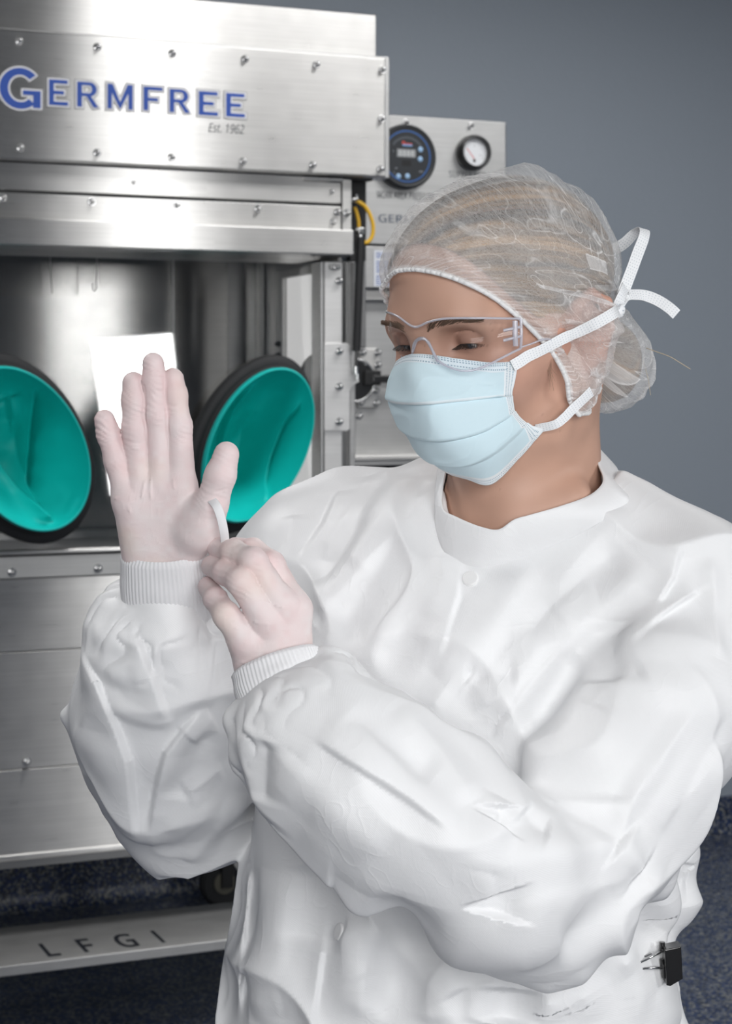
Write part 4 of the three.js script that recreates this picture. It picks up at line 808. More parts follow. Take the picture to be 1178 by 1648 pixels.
  for (let j = 0; j < K; j++) for (let i = 0; i < N; i++) { const q = j * (N + 1) + i; idx.push(q, q + N + 1, q + 1, q + 1, q + N + 1, q + N + 2); }
  const o = new THREE.BufferGeometry(); o.setAttribute('position', new THREE.Float32BufferAttribute(p, 3)); o.setAttribute('uv', new THREE.Float32BufferAttribute(uv, 2)); o.setIndex(idx); o.computeVertexNormals();
  part('collar', wp(thicken(o, 0.0014)), M.coat, coat, 'stand collar');
  // snaps
  for (const [x, y] of [[547, 1500], [757, 932]]) {
    const q = march(coatF, x, y), e = 0.002, n = V3(coatF(q.x + e, q.y, q.z) - coatF(q.x - e, q.y, q.z), coatF(q.x, q.y + e, q.z) - coatF(q.x, q.y - e, q.z), coatF(q.x, q.y, q.z + e) - coatF(q.x, q.y, q.z - e)).normalize();
    const s = new THREE.LatheGeometry([[0, 0.0022], [0.0035, 0.002], [0.0052, 0.0024], [0.0062, 0.0018], [0.0066, 0.0006], [0.0064, -0.001]].map(([a, b]) => new THREE.Vector2(a, b)), 28);
    s.applyQuaternion(new THREE.Quaternion().setFromUnitVectors(V3(0, 1, 0), n)); s.translate(q.x, q.y, q.z); part('snap_button', wp(s), std({ color: lin(0.82, 0.82, 0.82), roughness: 0.3, side: THREE.DoubleSide }), coat, 'white snap button');
  }
}

// ---------------------------------------------------------------- the woman: head and body
const HEAD = new THREE.Matrix4().makeRotationFromEuler(new THREE.Euler(22 * Math.PI / 180, -45 * Math.PI / 180, 0, 'YXZ'));
{ const eye = V3(0.031, 0, 0.075).applyMatrix4(HEAD), w = at(757, 553, 1.43); HEAD.setPosition(w.sub(eye)); }
const HINV = HEAD.clone().invert(), hp = (x, y, z) => V3(x, y, z).applyMatrix4(HEAD);
const he = HINV.elements;
function toHead(x, y, z, o) { o[0] = he[0] * x + he[4] * y + he[8] * z + he[12]; o[1] = he[1] * x + he[5] * y + he[9] * z + he[13]; o[2] = he[2] * x + he[6] * y + he[10] * z + he[14]; return o; }
const cranium = ellipsoid(V3(0, 0.022, -0.017), V3(0.0695, 0.078, 0.095));
const faceEl = ellipsoid(V3(0, -0.035, 0.03), V3(0.057, 0.086, 0.0605)), foreEl = ellipsoid(V3(0, 0.035, 0.03), V3(0.0525, 0.057, 0.061));
const jaw = chain([[V3(0.057, -0.052, -0.002), 0.019], [V3(0.042, -0.088, 0.03), 0.018], [V3(0.0, -0.104, 0.066), 0.019]], 0.01);
const cheek = chain([[V3(0.039, -0.028, 0.057), 0.0245], [V3(0.06, -0.018, 0.02), 0.015]], 0.02);
const brow = chain([[V3(0.045, 0.014, 0.066), 0.012], [V3(0.026, 0.019, 0.077), 0.0125], [V3(0, 0.017, 0.08), 0.0125]], 0.01);
const nose = chain([[V3(0, 0.016, 0.0835), 0.0085], [V3(0, -0.004, 0.0915), 0.0085], [V3(0, -0.036, 0.108), 0.0105]], 0.01), nostril = roundCone(V3(0.012, -0.04, 0.094), V3(0, -0.04, 0.1), 0.008, 0.01);
const socket = ellipsoid(V3(0.033, 0.004, 0.094), V3(0.019, 0.0135, 0.017));
const EYE_C = V3(0.0315, 0.0045, 0.0690), EYE_R = 0.0122;
const lidBall = (x, y, z) => Math.hypot(x - EYE_C.x, y - EYE_C.y, z - EYE_C.z) - EYE_R - 0.0014;
const earF = (() => { const rim = chain([[V3(0.071, -0.018, 0.004), 0.005], [V3(0.077, 0.0, -0.002), 0.0048], [V3(0.083, 0.006, -0.016), 0.0045], [V3(0.086, -0.006, -0.028), 0.0045], [V3(0.084, -0.026, -0.026), 0.0045], [V3(0.078, -0.045, -0.014), 0.0055], [V3(0.072, -0.048, -0.006), 0.0055]], 0.003), plate = ellipsoid(V3(0.075, -0.02, -0.012), V3(0.006, 0.024, 0.017)), trag = roundCone(V3(0.072, -0.024, 0.001), V3(0.074, -0.028, -0.001), 0.005, 0.004); return (x, y, z) => smin(smin(rim(x, y, z), plate(x, y, z), 0.006), trag(x, y, z), 0.004); })();
function headLocal(x, y, z) {
  const ax = Math.abs(x);
  let d = smin(cranium(x, y, z), foreEl(x, y, z), 0.03); d = smin(d, faceEl(x, y, z), 0.03); d = smin(d, jaw(ax, y, z), 0.025);
  d = smin(d, cheek(ax, y, z), 0.022); d = smin(d, brow(ax, y, z), 0.016); d = smax(d, -socket(ax, y, z), 0.012); d = smin(d, nose(x, y, z), 0.014); d = smin(d, nostril(ax, y, z), 0.008);
  // lids: looking down, the upper lid covers most of the eye
  const lb = lidBall(ax, y, z), cut = (y - EYE_C.y) + 0.0022 - 0.12 * (z - EYE_C.z - 0.012) + 0.10 * Math.abs(ax - 0.033);
  const up = smax(lb, -(cut), 0.0008), low = smax(lb - 0.0002, cut + 0.0062, 0.0008);
  d = smin(d, up, 0.004); d = smin(d, low, 0.005);
  const crease = Math.hypot(lidBall(ax, y, z) - 0.0006, (y - EYE_C.y - 0.0078)); d += 0.0012 * Math.exp(-crease * crease / 0.0000022);
  if (lidBall(ax, y, z) < 0.003 && cut < 0.0 && cut > -0.0062) d = Math.max(d, -(lidBall(ax, y, z) + 0.0018));
  d = smin(d, earF(ax, y, z), 0.006);
  return d;
}
const neckF = chain([[hp(0, -0.04, -0.035), 0.058], [at(846, 760, 1.535), 0.0535], [at(838, 850, 1.53), 0.058], [at(836, 930, 1.545), 0.055]], 0.03);
const sterno = roundCone(at(925, 650, 1.5), at(812, 838, 1.478), 0.010, 0.007), clav = roundCone(at(838, 845, 1.476), at(930, 800, 1.478), 0.006, 0.009);
const bodyIn = chain([[at(560, 850, 1.62), 0.03], [at(840, 890, 1.565), 0.05], [at(1090, 985, 1.5), 0.035]], 0.04);
const trunkIn = chain([[at(830, 985, 1.565), 0.08], [at(760, 1300, 1.545), 0.09], [at(735, 1650, 1.535), 0.095], [V3(0.06, 0.86, -1.535), 0.1]], 0.05);
const armR = chain([[at(560, 850, 1.62), 0.03], [at(335, 1270, 1.6), 0.028], [at(285, 1160, 1.53), 0.028], [at(268, 960, 1.43), 0.022]], 0.02), armL = chain([[at(1095, 985, 1.5), 0.038], [at(890, 1440, 1.365), 0.032], [at(680, 1320, 1.325), 0.03], [at(462, 1120, 1.352), 0.022]], 0.02);
const tmpH = [0, 0, 0];
function bodyF(x, y, z) {
  toHead(x, y, z, tmpH); let d = 9;
  if (y > 1.28) { const a = headLocal(tmpH[0], tmpH[1], tmpH[2]); d = smin(a, neckF(x, y, z), 0.022); d = smin(d, sterno(x, y, z), 0.02); d = smin(d, clav(x, y, z), 0.02); }
  if (y < 1.45) d = smin(d, Math.min(bodyIn(x, y, z), trunkIn(x, y, z), armR(x, y, z), armL(x, y, z)), 0.03);
  return d;
}
{
  const r = rng(77), spots = []; for (let i = 0; i < 26; i++) spots.push([at(660 + 300 * r(), 520 + 330 * r(), 1.45), 0.0006 + 0.0007 * r() * r()]);
  const pore = tileNoise(51, 128), t = dataTex(256, 256, (x, y) => 0.5 + 0.5 * (pore(x / 2, y / 2) - 0.5), false, [40, 40]);
  M.skin = phys({ color: lin(1, 1, 1), vertexColors: true, roughness: 0.46, bumpMap: t, bumpScale: 0.00006, specularIntensity: 0.6, sheen: 0.15, sheenRoughness: 0.5, sheenColor: lin(0.9, 0.6, 0.5) });
  const legs = [chain([[V3(0.16, 0.86, -1.53), 0.085], [V3(0.17, 0.5, -1.5), 0.055], [V3(0.175, 0.09, -1.53), 0.04]], 0.02), chain([[V3(-0.02, 0.86, -1.55), 0.085], [V3(-0.01, 0.5, -1.55), 0.055], [V3(-0.01, 0.09, -1.58), 0.04]], 0.02)];
  const fine = meshField(bodyF, V3(-0.03, 1.33, -1.69), V3(0.24, 1.68, -1.33), 0.0016), coarse = meshField((x, y, z) => Math.max(bodyF(x, y, z), y - 1.34), V3(-0.23, 0.75, -1.72), V3(0.32, 1.36, -1.25), 0.008);
  const g = merge([fine, coarse]), p = g.attributes.position, c = new Float32Array(p.count * 3), o = [0, 0, 0];
  const base = [0.55, 0.335, 0.25];
  for (let i = 0; i < p.count; i++) {
    const x = p.getX(i), y = p.getY(i), z = p.getZ(i); toHead(x, y, z, o); const ax = Math.abs(o[0]);
    let red = 0, dark = 0;
    red += 0.35 * Math.exp(-((ax - 0.045) ** 2 + (o[1] + 0.03) ** 2) / 0.0008) * (o[2] > 0 ? 1 : 0);        // cheeks
    red += 0.35 * (ax > 0.074 && o[1] < 0.02 ? 1 : 0) + 0.3 * Math.exp(-(o[0] ** 2 + (o[1] + 0.03) ** 2) / 0.0003); // ears, nose
    const ex = ax - EYE_C.x, ey = o[1] - EYE_C.y, lidK = Math.exp(-(ex * ex / 0.0003 + ey * ey / 0.0001)) * (o[2] > 0.05 ? 1 : 0); dark += 0.28 * lidK; red += 0.25 * lidK;
    const n = noise3(x * 90, y * 90, z * 90), n2 = noise3(x * 35, y * 35, z * 35); const k = 1 + 0.035 * n + 0.04 * n2 - dark;
    let m = 1; for (const [q, s] of spots) { const d2 = (q.x - x) ** 2 + (q.y - y) ** 2; if (d2 < s * s) m = 0.84; }
    c[i * 3] = base[0] * k * m; c[i * 3 + 1] = base[1] * k * m * (1 - 0.22 * red); c[i * 3 + 2] = base[2] * k * m * (1 - 0.16 * red);
  }
  g.setAttribute('color', new THREE.BufferAttribute(c, 3));
  const body = part('body', wp(g), M.skin, person, 'light tanned skin');
  const tr = merge(legs.map((f, i) => meshField(f, V3(-0.13, 0.04, -1.7), V3(0.28, 0.96, -1.4), 0.012)));
  part('trousers', wp(tr), std({ color: lin(0.06, 0.07, 0.1), roughness: 0.8 }), person);
  for (const [x, z] of [[0.175, -1.53], [-0.01, -1.58]]) { const f = chain([[V3(x, 0.045, z - 0.02), 0.04], [V3(x - 0.03, 0.035, z + 0.07), 0.034], [V3(x - 0.06, 0.03, z + 0.14), 0.03]], 0.02); part('shoe', wp(meshField((a, b, c2) => smax(f(a, b, c2), -b + 0.002, 0.004), V3(x - 0.13, -0.01, z - 0.09), V3(x + 0.08, 0.11, z + 0.2), 0.006)), std({ color: lin(0.7, 0.7, 0.7), roughness: 0.5 }), person, 'white shoe'); }
  // eyes looking down
  for (const s of [1, -1]) {
    const cv = document.createElement('canvas'); cv.width = 256; cv.height = 128; const u = cv.getContext('2d'); u.fillStyle = '#d9d2cd'; u.fillRect(0, 0, 256, 128);
    const ball = new THREE.SphereGeometry(EYE_R, 36, 24); ball.translate(0, 0, 0);
    const pp = ball.attributes.position, cc = new Float32Array(pp.count * 3), gaze = V3(-0.05 * s, -0.42, 0.9).normalize();
    for (let i = 0; i < pp.count; i++) { const v = V3(pp.getX(i), pp.getY(i), pp.getZ(i)).normalize(), a = Math.acos(clamp(v.dot(gaze), -1, 1)); const q = a < 0.2 ? [0.01, 0.01, 0.012] : a < 0.47 ? [0.1, 0.13, 0.17] : a < 0.52 ? [0.04, 0.05, 0.06] : [0.62, 0.58, 0.56]; cc.set(q, i * 3); }
    ball.setAttribute('color', new THREE.BufferAttribute(cc, 3)); ball.translate(EYE_C.x * s, EYE_C.y, EYE_C.z); ball.applyMatrix4(HEAD);
    part('eye', wp(ball), phys({ vertexColors: true, roughness: 0.15, clearcoat: 1, clearcoatRoughness: 0.02 }), person);
    // lashes and brow hairs
    const lash = [], bro = [], rr = rng(5 + s);
    for (let i = 0; i < 44; i++) { const t = i / 43, x = 0.0195 + 0.0245 * t, y0 = EYE_C.y - 0.0020 - 0.1 * Math.abs(x - 0.033), dz = Math.sqrt(Math.max(0, (EYE_R + 0.0014) ** 2 - (x - EYE_C.x) ** 2 - (y0 - EYE_C.y) ** 2)), a = V3(x * s, y0, EYE_C.z + dz - 0.0004), l = 0.0058 + 0.0024 * rr(), b = V3((x + (x - 0.031) * 0.3 + (rr() - 0.5) * 0.001) * s, y0 - 0.0026 + 0.0004 * rr(), a.z + l * 0.82), m = a.clone().lerp(b, 0.55); m.y -= 0.0013; lash.push(new THREE.TubeGeometry(new THREE.QuadraticBezierCurve3(a, m, b), 4, 0.00016, 3)); }
    for (let i = 0; i < 190; i++) {
      const t = rr(), x = 0.011 + 0.037 * t, y = 0.0205 + 0.0055 * Math.sin(t * 2.4) - 0.005 * t + (rr() - 0.5) * 0.0058 * (1 - 0.62 * t); let z = 0.11; for (let k = 0; k < 40; k++) { const d = headLocal(x, y, z); if (d < 0.0002) break; z -= d * 0.8; }
      const l = 0.006 + 0.002 * rr(), an = 0.9 - 0.75 * t, a = V3(x * s, y, z - 0.0002), b = V3((x + l * Math.cos(an)) * s, y + l * Math.sin(an) * 0.7, z + 0.0006 - 0.0025 * t); bro.push(new THREE.TubeGeometry(new THREE.QuadraticBezierCurve3(a, a.clone().lerp(b, 0.5).add(V3(0, 0, 0.0007)), b), 3, 0.00019, 3));
    }
    const lg = merge(lash); lg.applyMatrix4(HEAD); part('eyelashes', wp(lg), std({ color: lin(0.02, 0.015, 0.012), roughness: 0.6 }), person);
    const bg = merge(bro); bg.applyMatrix4(HEAD); part('eyebrow', wp(bg), std({ color: lin(0.2, 0.13, 0.09), roughness: 0.6 }), person);
  }
}

// ---------------------------------------------------------------- hair, cap, mask, glasses
const hairEl = ellipsoid(V3(0, 0.018, -0.022), V3(0.0735, 0.077, 0.099)), bun = ellipsoid(V3(0.004, -0.082, -0.104), V3(0.036, 0.038, 0.032));
const skullF = (x, y, z) => smin(smin(cranium(x, y, z), foreEl(x, y, z), 0.03), smin(faceEl(x, y, z), jaw(Math.abs(x), y, z), 0.025), 0.03);
const hairF = (x, y, z) => smin(smin(hairEl(x, y, z), bun(x, y, z), 0.035), skullF(x, y, z) - 0.0022, 0.008) - 0.0006 * noise3(x * 60, y * 60, z * 60);
const earPad = chain([[V3(0.074, 0.0, -0.004), 0.012], [V3(0.079, -0.02, -0.014), 0.0145], [V3(0.073, -0.045, -0.006), 0.013]], 0.01);
const burn = roundCone(V3(0.061, 0.0, 0.036), V3(0.066, -0.055, 0.02), 0.0085, 0.0095);
const capF0 = (x, y, z) => Math.min(smin(smin(hairEl(x, y, z) - 0.001, bun(x, y, z) - 0.004, 0.05), Math.min(earPad(Math.abs(x), y, z), burn(Math.abs(x), y, z)), 0.02) - 0.002, skullF(x, y, z) - 0.0042);
const CC = V3(0, -0.004, -0.03), POLE = V3(0.03, -0.045, -0.1).normalize();
function shell(F0, loop, nu, nv, lift, power = 1) {           // surface from the pole at the back to a closed edge on the head
  const c = new THREE.CatmullRomCurve3(loop, true, 'centripetal'), p = [], uv = [], idx = [], edge = [];
  for (let j = 0; j <= nv; j++) for (let i = 0; i <= nu; i++) {
    const u = i / nu, v = j / nv, b = c.getPoint(u % 1).sub(CC).normalize(), ang = Math.acos(clamp(b.dot(POLE), -1, 1)), t = Math.pow(v, power), s = Math.sin(ang) || 1e-6;
    const d = POLE.clone().multiplyScalar(Math.sin((1 - t) * ang) / s).addScaledVector(b, Math.sin(t * ang) / s).normalize();
    let r = 0.24; for (let k = 0; k < 70; k++) { const f = F0(CC.x + d.x * r, CC.y + d.y * r, CC.z + d.z * r); if (f < 0.0002) break; r -= Math.max(0.0002, f * 0.75); }
    r += lift(u, v, CC.x + d.x * r, CC.y + d.y * r, CC.z + d.z * r);
    const q = hp(CC.x + d.x * r, CC.y + d.y * r, CC.z + d.z * r); p.push(q.x, q.y, q.z); uv.push(u, v); if (j === nv && i < nu) edge.push(q);
  }
  for (let j = 0; j < nv; j++) for (let i = 0; i < nu; i++) { const q = j * (nu + 1) + i; idx.push(q, q + nu + 1, q + 1, q + 1, q + nu + 1, q + nu + 2); }
  const g = new THREE.BufferGeometry(); g.setAttribute('position', new THREE.Float32BufferAttribute(p, 3)); g.setAttribute('uv', new THREE.Float32BufferAttribute(uv, 2)); g.setIndex(idx); g.computeVertexNormals();
  return { g, edge };
}
const mirrorLoop = (half) => [...half.map((q) => V3(...q)), ...half.slice(1, -1).reverse().map((q) => V3(-q[0], q[1], q[2]))];
{
  const hairLoop = mirrorLoop([[0, 0.082, 0.072], [0.022, 0.077, 0.069], [0.043, 0.058, 0.060], [0.061, 0.026, 0.047], [0.069, 0.0, 0.031], [0.073, -0.02, 0.018], [0.0745, -0.03, -0.018], [0.066, -0.06, -0.03], [0.05, -0.085, -0.05], [0.03, -0.115, -0.066], [0, -0.12, -0.07]]);
  const a = tileNoise(61, 512), b = tileNoise(62, 64), c = tileNoise(63, 32);
  const shade = (x, y) => { const w = 6 * b(x / 16, y / 40); return 0.3 * a((x + w) / 2.5, y / 180) + 0.34 * b((x + w * 2) / 7, y / 300) + 0.36 * b((x + w * 3) / 19 + 31, y / 400); };
  const hm = dataTex(1024, 512, (x, y) => { const s = shade(x, y), k = c(x / 32, y / 64); const t = clamp(0.5 + 1.9 * (s - 0.5) + 0.3 * (k - 0.5), 0, 1); return [lerp(0.16, 0.7, t), lerp(0.115, 0.565, t), lerp(0.075, 0.41, t)]; }, true);
  const hb = dataTex(1024, 512, (x, y) => shade(x, y), false);
  const h = shell(hairF, hairLoop, 260, 120, (u, v, x, y, z) => 0.0008 * (noise3(u * 90, v * 3, 2) + 0.6 * noise3(u * 260, v * 4, 5)));
  M.hair = phys({ map: hm, bumpMap: hb, bumpScale: 0.0008, specularIntensity: 0.4, roughness: 0.5, side: THREE.DoubleSide });
  const hair = part('hair', wp(h.g), M.hair, person, 'dark blond hair drawn back into a low bun');
  part('hair_strand', wp(merge([new THREE.TubeGeometry(new THREE.CatmullRomCurve3([at(1040, 560, 1.56), at(1056, 566, 1.555), at(1078, 574, 1.55), at(1098, 586, 1.55), at(1111, 594, 1.55)]), 20, 0.00035, 5), new THREE.TubeGeometry(new THREE.CatmullRomCurve3([at(1035, 580, 1.56), at(1043, 610, 1.56), at(1047, 636, 1.56)]), 12, 0.0002, 5)])), std({ color: lin(0.5, 0.42, 0.3), roughness: 0.4 }), hair, 'loose blond strand');
  part('hair_strand', wp(merge(Array.from({ length: 9 }, (_, i) => { const r = rng(200 + i); return new THREE.TubeGeometry(new THREE.CatmullRomCurve3([at(872 + 18 * r(), 535 + 14 * r(), 1.435), at(876 + 12 * r(), 575 + 14 * r(), 1.436), at(882 + 14 * r(), 600 + 30 * r(), 1.44)]), 10, 0.00009, 4); }))), std({ color: lin(0.34, 0.23, 0.155), roughness: 0.5 }), hair, 'fine hair before the ear');
  // cap
  const capLoop = mirrorLoop([[0, 0.066, 0.088], [0.03, 0.058, 0.082], [0.052, 0.034, 0.062], [0.064, 0.006, 0.046], [0.071, -0.02, 0.034], [0.0735, -0.042, 0.028], [0.071, -0.066, 0.026], [0.062, -0.085, -0.004], [0.046, -0.105, -0.03], [0.026, -0.122, -0.056], [0, -0.126, -0.066]]);
  const rr = rng(70), folds2 = Array.from({ length: 46 }, () => ({ u: rr(), v0: 0.1 + 0.7 * rr(), v1: 0, w: 0.006 + 0.012 * rr(), am: 0.002 + 0.0032 * rr(), sl: (rr() - 0.5) * 0.35 })); for (const f of folds2) f.v1 = f.v0 + 0.15 + 0.35 * rr();
  const lift = (u, v, x, y, z) => {
    let h = 0.0002 + 0.003 * (1 - Math.abs(noise3(x * 34, y * 34, z * 34))) ** 2 + 0.0016 * (1 - Math.abs(noise3(x * 75 + 4, y * 75, z * 75))) ** 3;
    for (const f of folds2) { if (v < f.v0 || v > f.v1) continue; let du = Math.abs(u - f.u - f.sl * (v - f.v0)); du = Math.min(du, 1 - du); if (du < f.w) { const k = 1 - du / f.w; h += f.am * k * k * Math.sin((v - f.v0) / (f.v1 - f.v0) * Math.PI); } }
    const e = sstep(v, 0.86, 0.985); h += e * 0.0022 * (Math.abs(Math.sin(u * Math.PI * 62 + 3 * noise3(u * 40, 1, 1))) - 0.3) * (1 - sstep(v, 0.985, 1) * 0.5);
    const puff = 0.003 * Math.exp(-(((v - 0.8) / 0.12) ** 2)) * (0.7 + 0.6 * noise3(u * 9, 3, v * 3)); const ear = y < -0.01 ? 0.35 : 1;
    return h + puff * ear - 0.0042 * sstep(v, 0.93, 1) * (y > -0.03 ? 1 : 0.3) + 0.0012;
  };
  const cap = shell(capF0, capLoop, 900, 330, lift, 0.92);
  const n1 = tileNoise(301, 24), n2 = tileNoise(302, 64), n3 = tileNoise(303, 512), n4 = tileNoise(304, 16), n5 = tileNoise(305, 40);
  const r2 = rng(71), bands = Array.from({ length: 34 }, () => ({ u: r2(), v: 0.15 + 0.6 * r2(), l: 0.1 + 0.3 * r2(), sl: (r2() - 0.5) * 0.25, w: 0.004 + 0.012 * r2() * r2(), a: 0.22 + 0.2 * r2() }));
  const TW = 2048, TH = 1024, alpha = new Float32Array(TW * TH);
  for (let y = 0; y < TH; y++) for (let x = 0; x < TW; x++) {
    const u = x / TW, v = y / TH, wu = u * 24 + 1.2 * n2(u * 64, v * 24), wv = v * 9 + 1.2 * n2(u * 64 + 17, v * 24 + 5);
    const c1 = Math.abs(n1(wu, wv) - 0.5), c2 = Math.abs(n5(u * 40 + 2 * n4(u * 16, v * 8), v * 14 + 3 * n1(u * 24, v * 9)) - 0.5), c3 = Math.abs(n2(u * 64 + 2 * n1(wu, wv), v * 26) - 0.5);
    const l1 = Math.exp(-c1 * c1 / 0.00035), l2 = Math.exp(-c2 * c2 / 0.0004), l3 = Math.exp(-c3 * c3 / 0.0006);
    let a = 0.37 + 0.16 * (n4(u * 16, v * 7) - 0.5) + 0.22 * (n3(x * 0.9, y * 0.9) - 0.5) + 0.12 * (n3(x * 0.31 + 99, y * 0.31) - 0.5);
    a += 0.38 * l1 * (0.3 + n4(u * 16 + 3, v * 8)) + 0.34 * l2 * n4(u * 16 + 9, v * 8 + 2) + 0.24 * l3 * n4(u * 16 + 5, v * 8 + 7);
    for (const b of bands) { const t = (v - b.v) / b.l; if (t < 0 || t > 1) continue; let du = Math.abs(u - b.u - b.sl * t * b.l); du = Math.min(du, 1 - du); if (du < b.w) a += b.a * (du > b.w * 0.85 ? 1.3 : 0.8); }
    const e = sstep(v, 0.82, 1); a += e * (0.12 + 0.5 * Math.max(0, Math.sin(u * Math.PI * 2 * 150 + 9 * n1(u * 24, 3))) ** 3 * n2(u * 64, 9)) + 0.4 * sstep(v, 0.972, 0.985);
    alpha[y * TW + x] = clamp(a, 0.05, 0.96);
  }
  const at2 = dataTex(TW, TH, (x, y) => alpha[y * TW + x], false);
  M.cap = phys({ color: lin(0.88, 0.88, 0.88), roughness: 0.8, transmission: 0.25, thickness: 0, alphaMap: at2, transparent: true, side: THREE.DoubleSide });
  const capPart = part('hair_cap', wp(cap.g), M.cap, person, 'see-through white nonwoven bouffant cap');
  const band = cap.edge.filter((_, i) => i % 3 === 0).map((q, i) => { const o = q.clone().sub(hp(CC.x, CC.y, CC.z)).normalize(); return q.clone().addScaledVector(o, 0.0006 + 0.0007 * (i % 2)); });
  part('elastic_edge', wp(new THREE.TubeGeometry(new THREE.CatmullRomCurve3(band, true), 900, 0.0019, 7, true)), std({ color: lin(0.78, 0.78, 0.78), roughness: 0.8 }), capPart, 'gathered elastic edge');
}
const capHit = (x, y, z) => { toHead(x, y, z, tmpH); const a = capF0(tmpH[0], tmpH[1], tmpH[2]) - 0.004; toHead(x, y, z, tmpH); return Math.min(a, headLocal(tmpH[0], tmpH[1], tmpH[2]), neckF(x, y, z)); };
const skinHit = (x, y, z) => { toHead(x, y, z, tmpH); return Math.min(headLocal(tmpH[0], tmpH[1], tmpH[2]), neckF(x, y, z)); };
const normalOf = (f, q, e = 0.003) => V3(f(q.x + e, q.y, q.z) - f(q.x - e, q.y, q.z), f(q.x, q.y + e, q.z) - f(q.x, q.y - e, q.z), f(q.x, q.y, q.z + e) - f(q.x, q.y, q.z - e)).normalize();
{ // face mask
  const rows = [
    [[668, 582, 1.512], [641, 584, 1.488], [656, 573, 1.452], [680, 571, 1.419], [735, 577, 1.410], [790, 583, 1.414], [834, 581, 1.424]],
    [[668, 606, 1.512], [629, 611, 1.484], [644, 601, 1.445], [675, 603, 1.408], [738, 612, 1.408], [793, 617, 1.416], [828, 612, 1.428]],
    [[668, 640, 1.508], [626, 641, 1.47], [642, 648, 1.435], [688, 649, 1.402], [748, 643, 1.406], [798, 637, 1.418], [825, 634, 1.430]],
    [[676, 680, 1.50], [641, 678, 1.465], [661, 694, 1.432], [706, 701, 1.406], [768, 691, 1.41], [812, 670, 1.423], [828, 659, 1.434]],
    [[700, 715, 1.50], [667, 711, 1.465], [690, 736, 1.44], [738, 743, 1.424], [787, 724, 1.42], [830, 695, 1.432], [848, 681, 1.442]],
    [[735, 740, 1.50], [698, 744, 1.472], [720, 759, 1.46], [755, 770, 1.452], [787, 779, 1.45], [833, 738, 1.454], [877, 690, 1.462]],
  ].map((r) => r.map((q, i) => { if (i < 2) return at(...q); const h = march(skinHit, q[0], q[1]); return at(q[0], q[1], h ? Math.min(q[2], -h.z - 0.0035) : q[2]); }));
  const nrm = V3(-0.45, -0.15, 0.88).normalize();
  const pleats = [[0.40, 0.0034, 0.02], [0.63, 0.0042, -0.03], [0.84, 0.005, -0.1]];
  const g = lattice(rows, 150, 150, (q, u, v) => {
    let d = 0; for (const [v0, am, sl] of pleats) { const c = v0 + sl * (u - 0.5) * 2 * Math.abs(u - 0.5), e = c - v; const fade = sstep(u, 0.02, 0.18) * (1 - sstep(u, 0.9, 0.985) * 0.7); if (e > 0) d += am * Math.exp(-e / 0.085) * fade * sstep(e, 0, 0.006); else d -= am * 0.3 * Math.exp(e / 0.05) * fade; }
    d += 0.0012 * noise3(u * 5, v * 6, 3) + 0.0009 * (1 - Math.abs(noise3(u * 9 + v * 4, v * 7, 8))) ** 2;
    return q.clone().addScaledVector(nrm, d);
  });
  const cv = document.createElement('canvas'); cv.width = cv.height = 1024; const x = cv.getContext('2d');
  x.fillStyle = '#cfe5ed'; x.fillRect(0, 0, 1024, 1024);
  const r = rng(81); for (let i = 0; i < 5000; i++) { x.strokeStyle = r() < 0.5 ? 'rgba(255,255,255,0.10)' : 'rgba(150,195,215,0.10)'; x.lineWidth = 1; const X = r() * 1024, Y = r() * 1024; x.beginPath(); x.moveTo(X, Y); x.lineTo(X + (r() - 0.5) * 40, Y + (r() - 0.5) * 14); x.stroke(); }
  x.fillStyle = '#dfeaf0'; x.fillRect(0, 0, 1024, 92); x.fillStyle = '#eaf0f3'; x.fillRect(938, 0, 86, 1024); x.fillRect(0, 975, 1024, 49); x.fillStyle = '#e2eef3'; x.fillRect(0, 396, 940, 9);
  x.fillStyle = '#93abba';
  for (let i = 0; i < 68; i++) { x.fillRect(8 + i * 14, 28, 8, 11); x.fillRect(8 + i * 14, 68, 8, 11); x.fillRect(8 + i * 14, 10, 7, 9); x.fillRect(380 + i * 9, 992, 4, 6); x.fillRect(380 + i * 9, 1006, 4, 6); }
  for (let j = 0; j < 58; j++) for (const X of [952, 972, 994]) x.fillRect(X, 8 + j * 17, 10, 8);
  const t = canvasTex(cv); t.flipY = false;
  M.mask = std({ map: t, roughness: 0.85, side: THREE.DoubleSide });
  const mask = part('face_mask', wp(thicken(g, 0.0012)), M.mask, person, 'pale blue pleated face mask with white dotted borders');
  // ties
  const cv2 = document.createElement('canvas'); cv2.width = 64; cv2.height = 128; const y = cv2.getContext('2d'); y.fillStyle = '#eef0f2'; y.fillRect(0, 0, 64, 128); y.fillStyle = '#b9c0c8'; for (let i = 0; i < 4; i++) for (let j = 0; j < 8; j++) y.fillRect(8 + i * 14 + (j % 2) * 3, 4 + j * 16, 4, 5);
  const tt = canvasTex(cv2); tt.wrapT = THREE.RepeatWrapping; M.tie = std({ map: tt, roughness: 0.8, side: THREE.DoubleSide });
  const laid = (list, lift) => { const P = [], N = []; for (const [px, py] of list) { const q = march(capHit, px, py); if (!q) continue; const n = normalOf(capHit, q, 0.006); P.push(q.addScaledVector(n, lift)); N.push(n); } return [P, N]; };
  let [P, N] = laid([[846, 574], [870, 561], [900, 546], [930, 532], [960, 519], [984, 506]], 0.0035); for (const [px, py] of [[836, 582], [824, 589]]) { const q = march(skinHit, px, py); q.z += 0.0062; P.unshift(q); N.unshift(V3(0.2, 0, 1)); } P.push(at(994, 498, 1.50)); N.push(V3(0.6, 0, 0.8));
  part('mask_tie', wp(ribbon(P, N, 0.0088, 0.0006, 80)), M.tie, mask, 'white dotted tie across the ear');
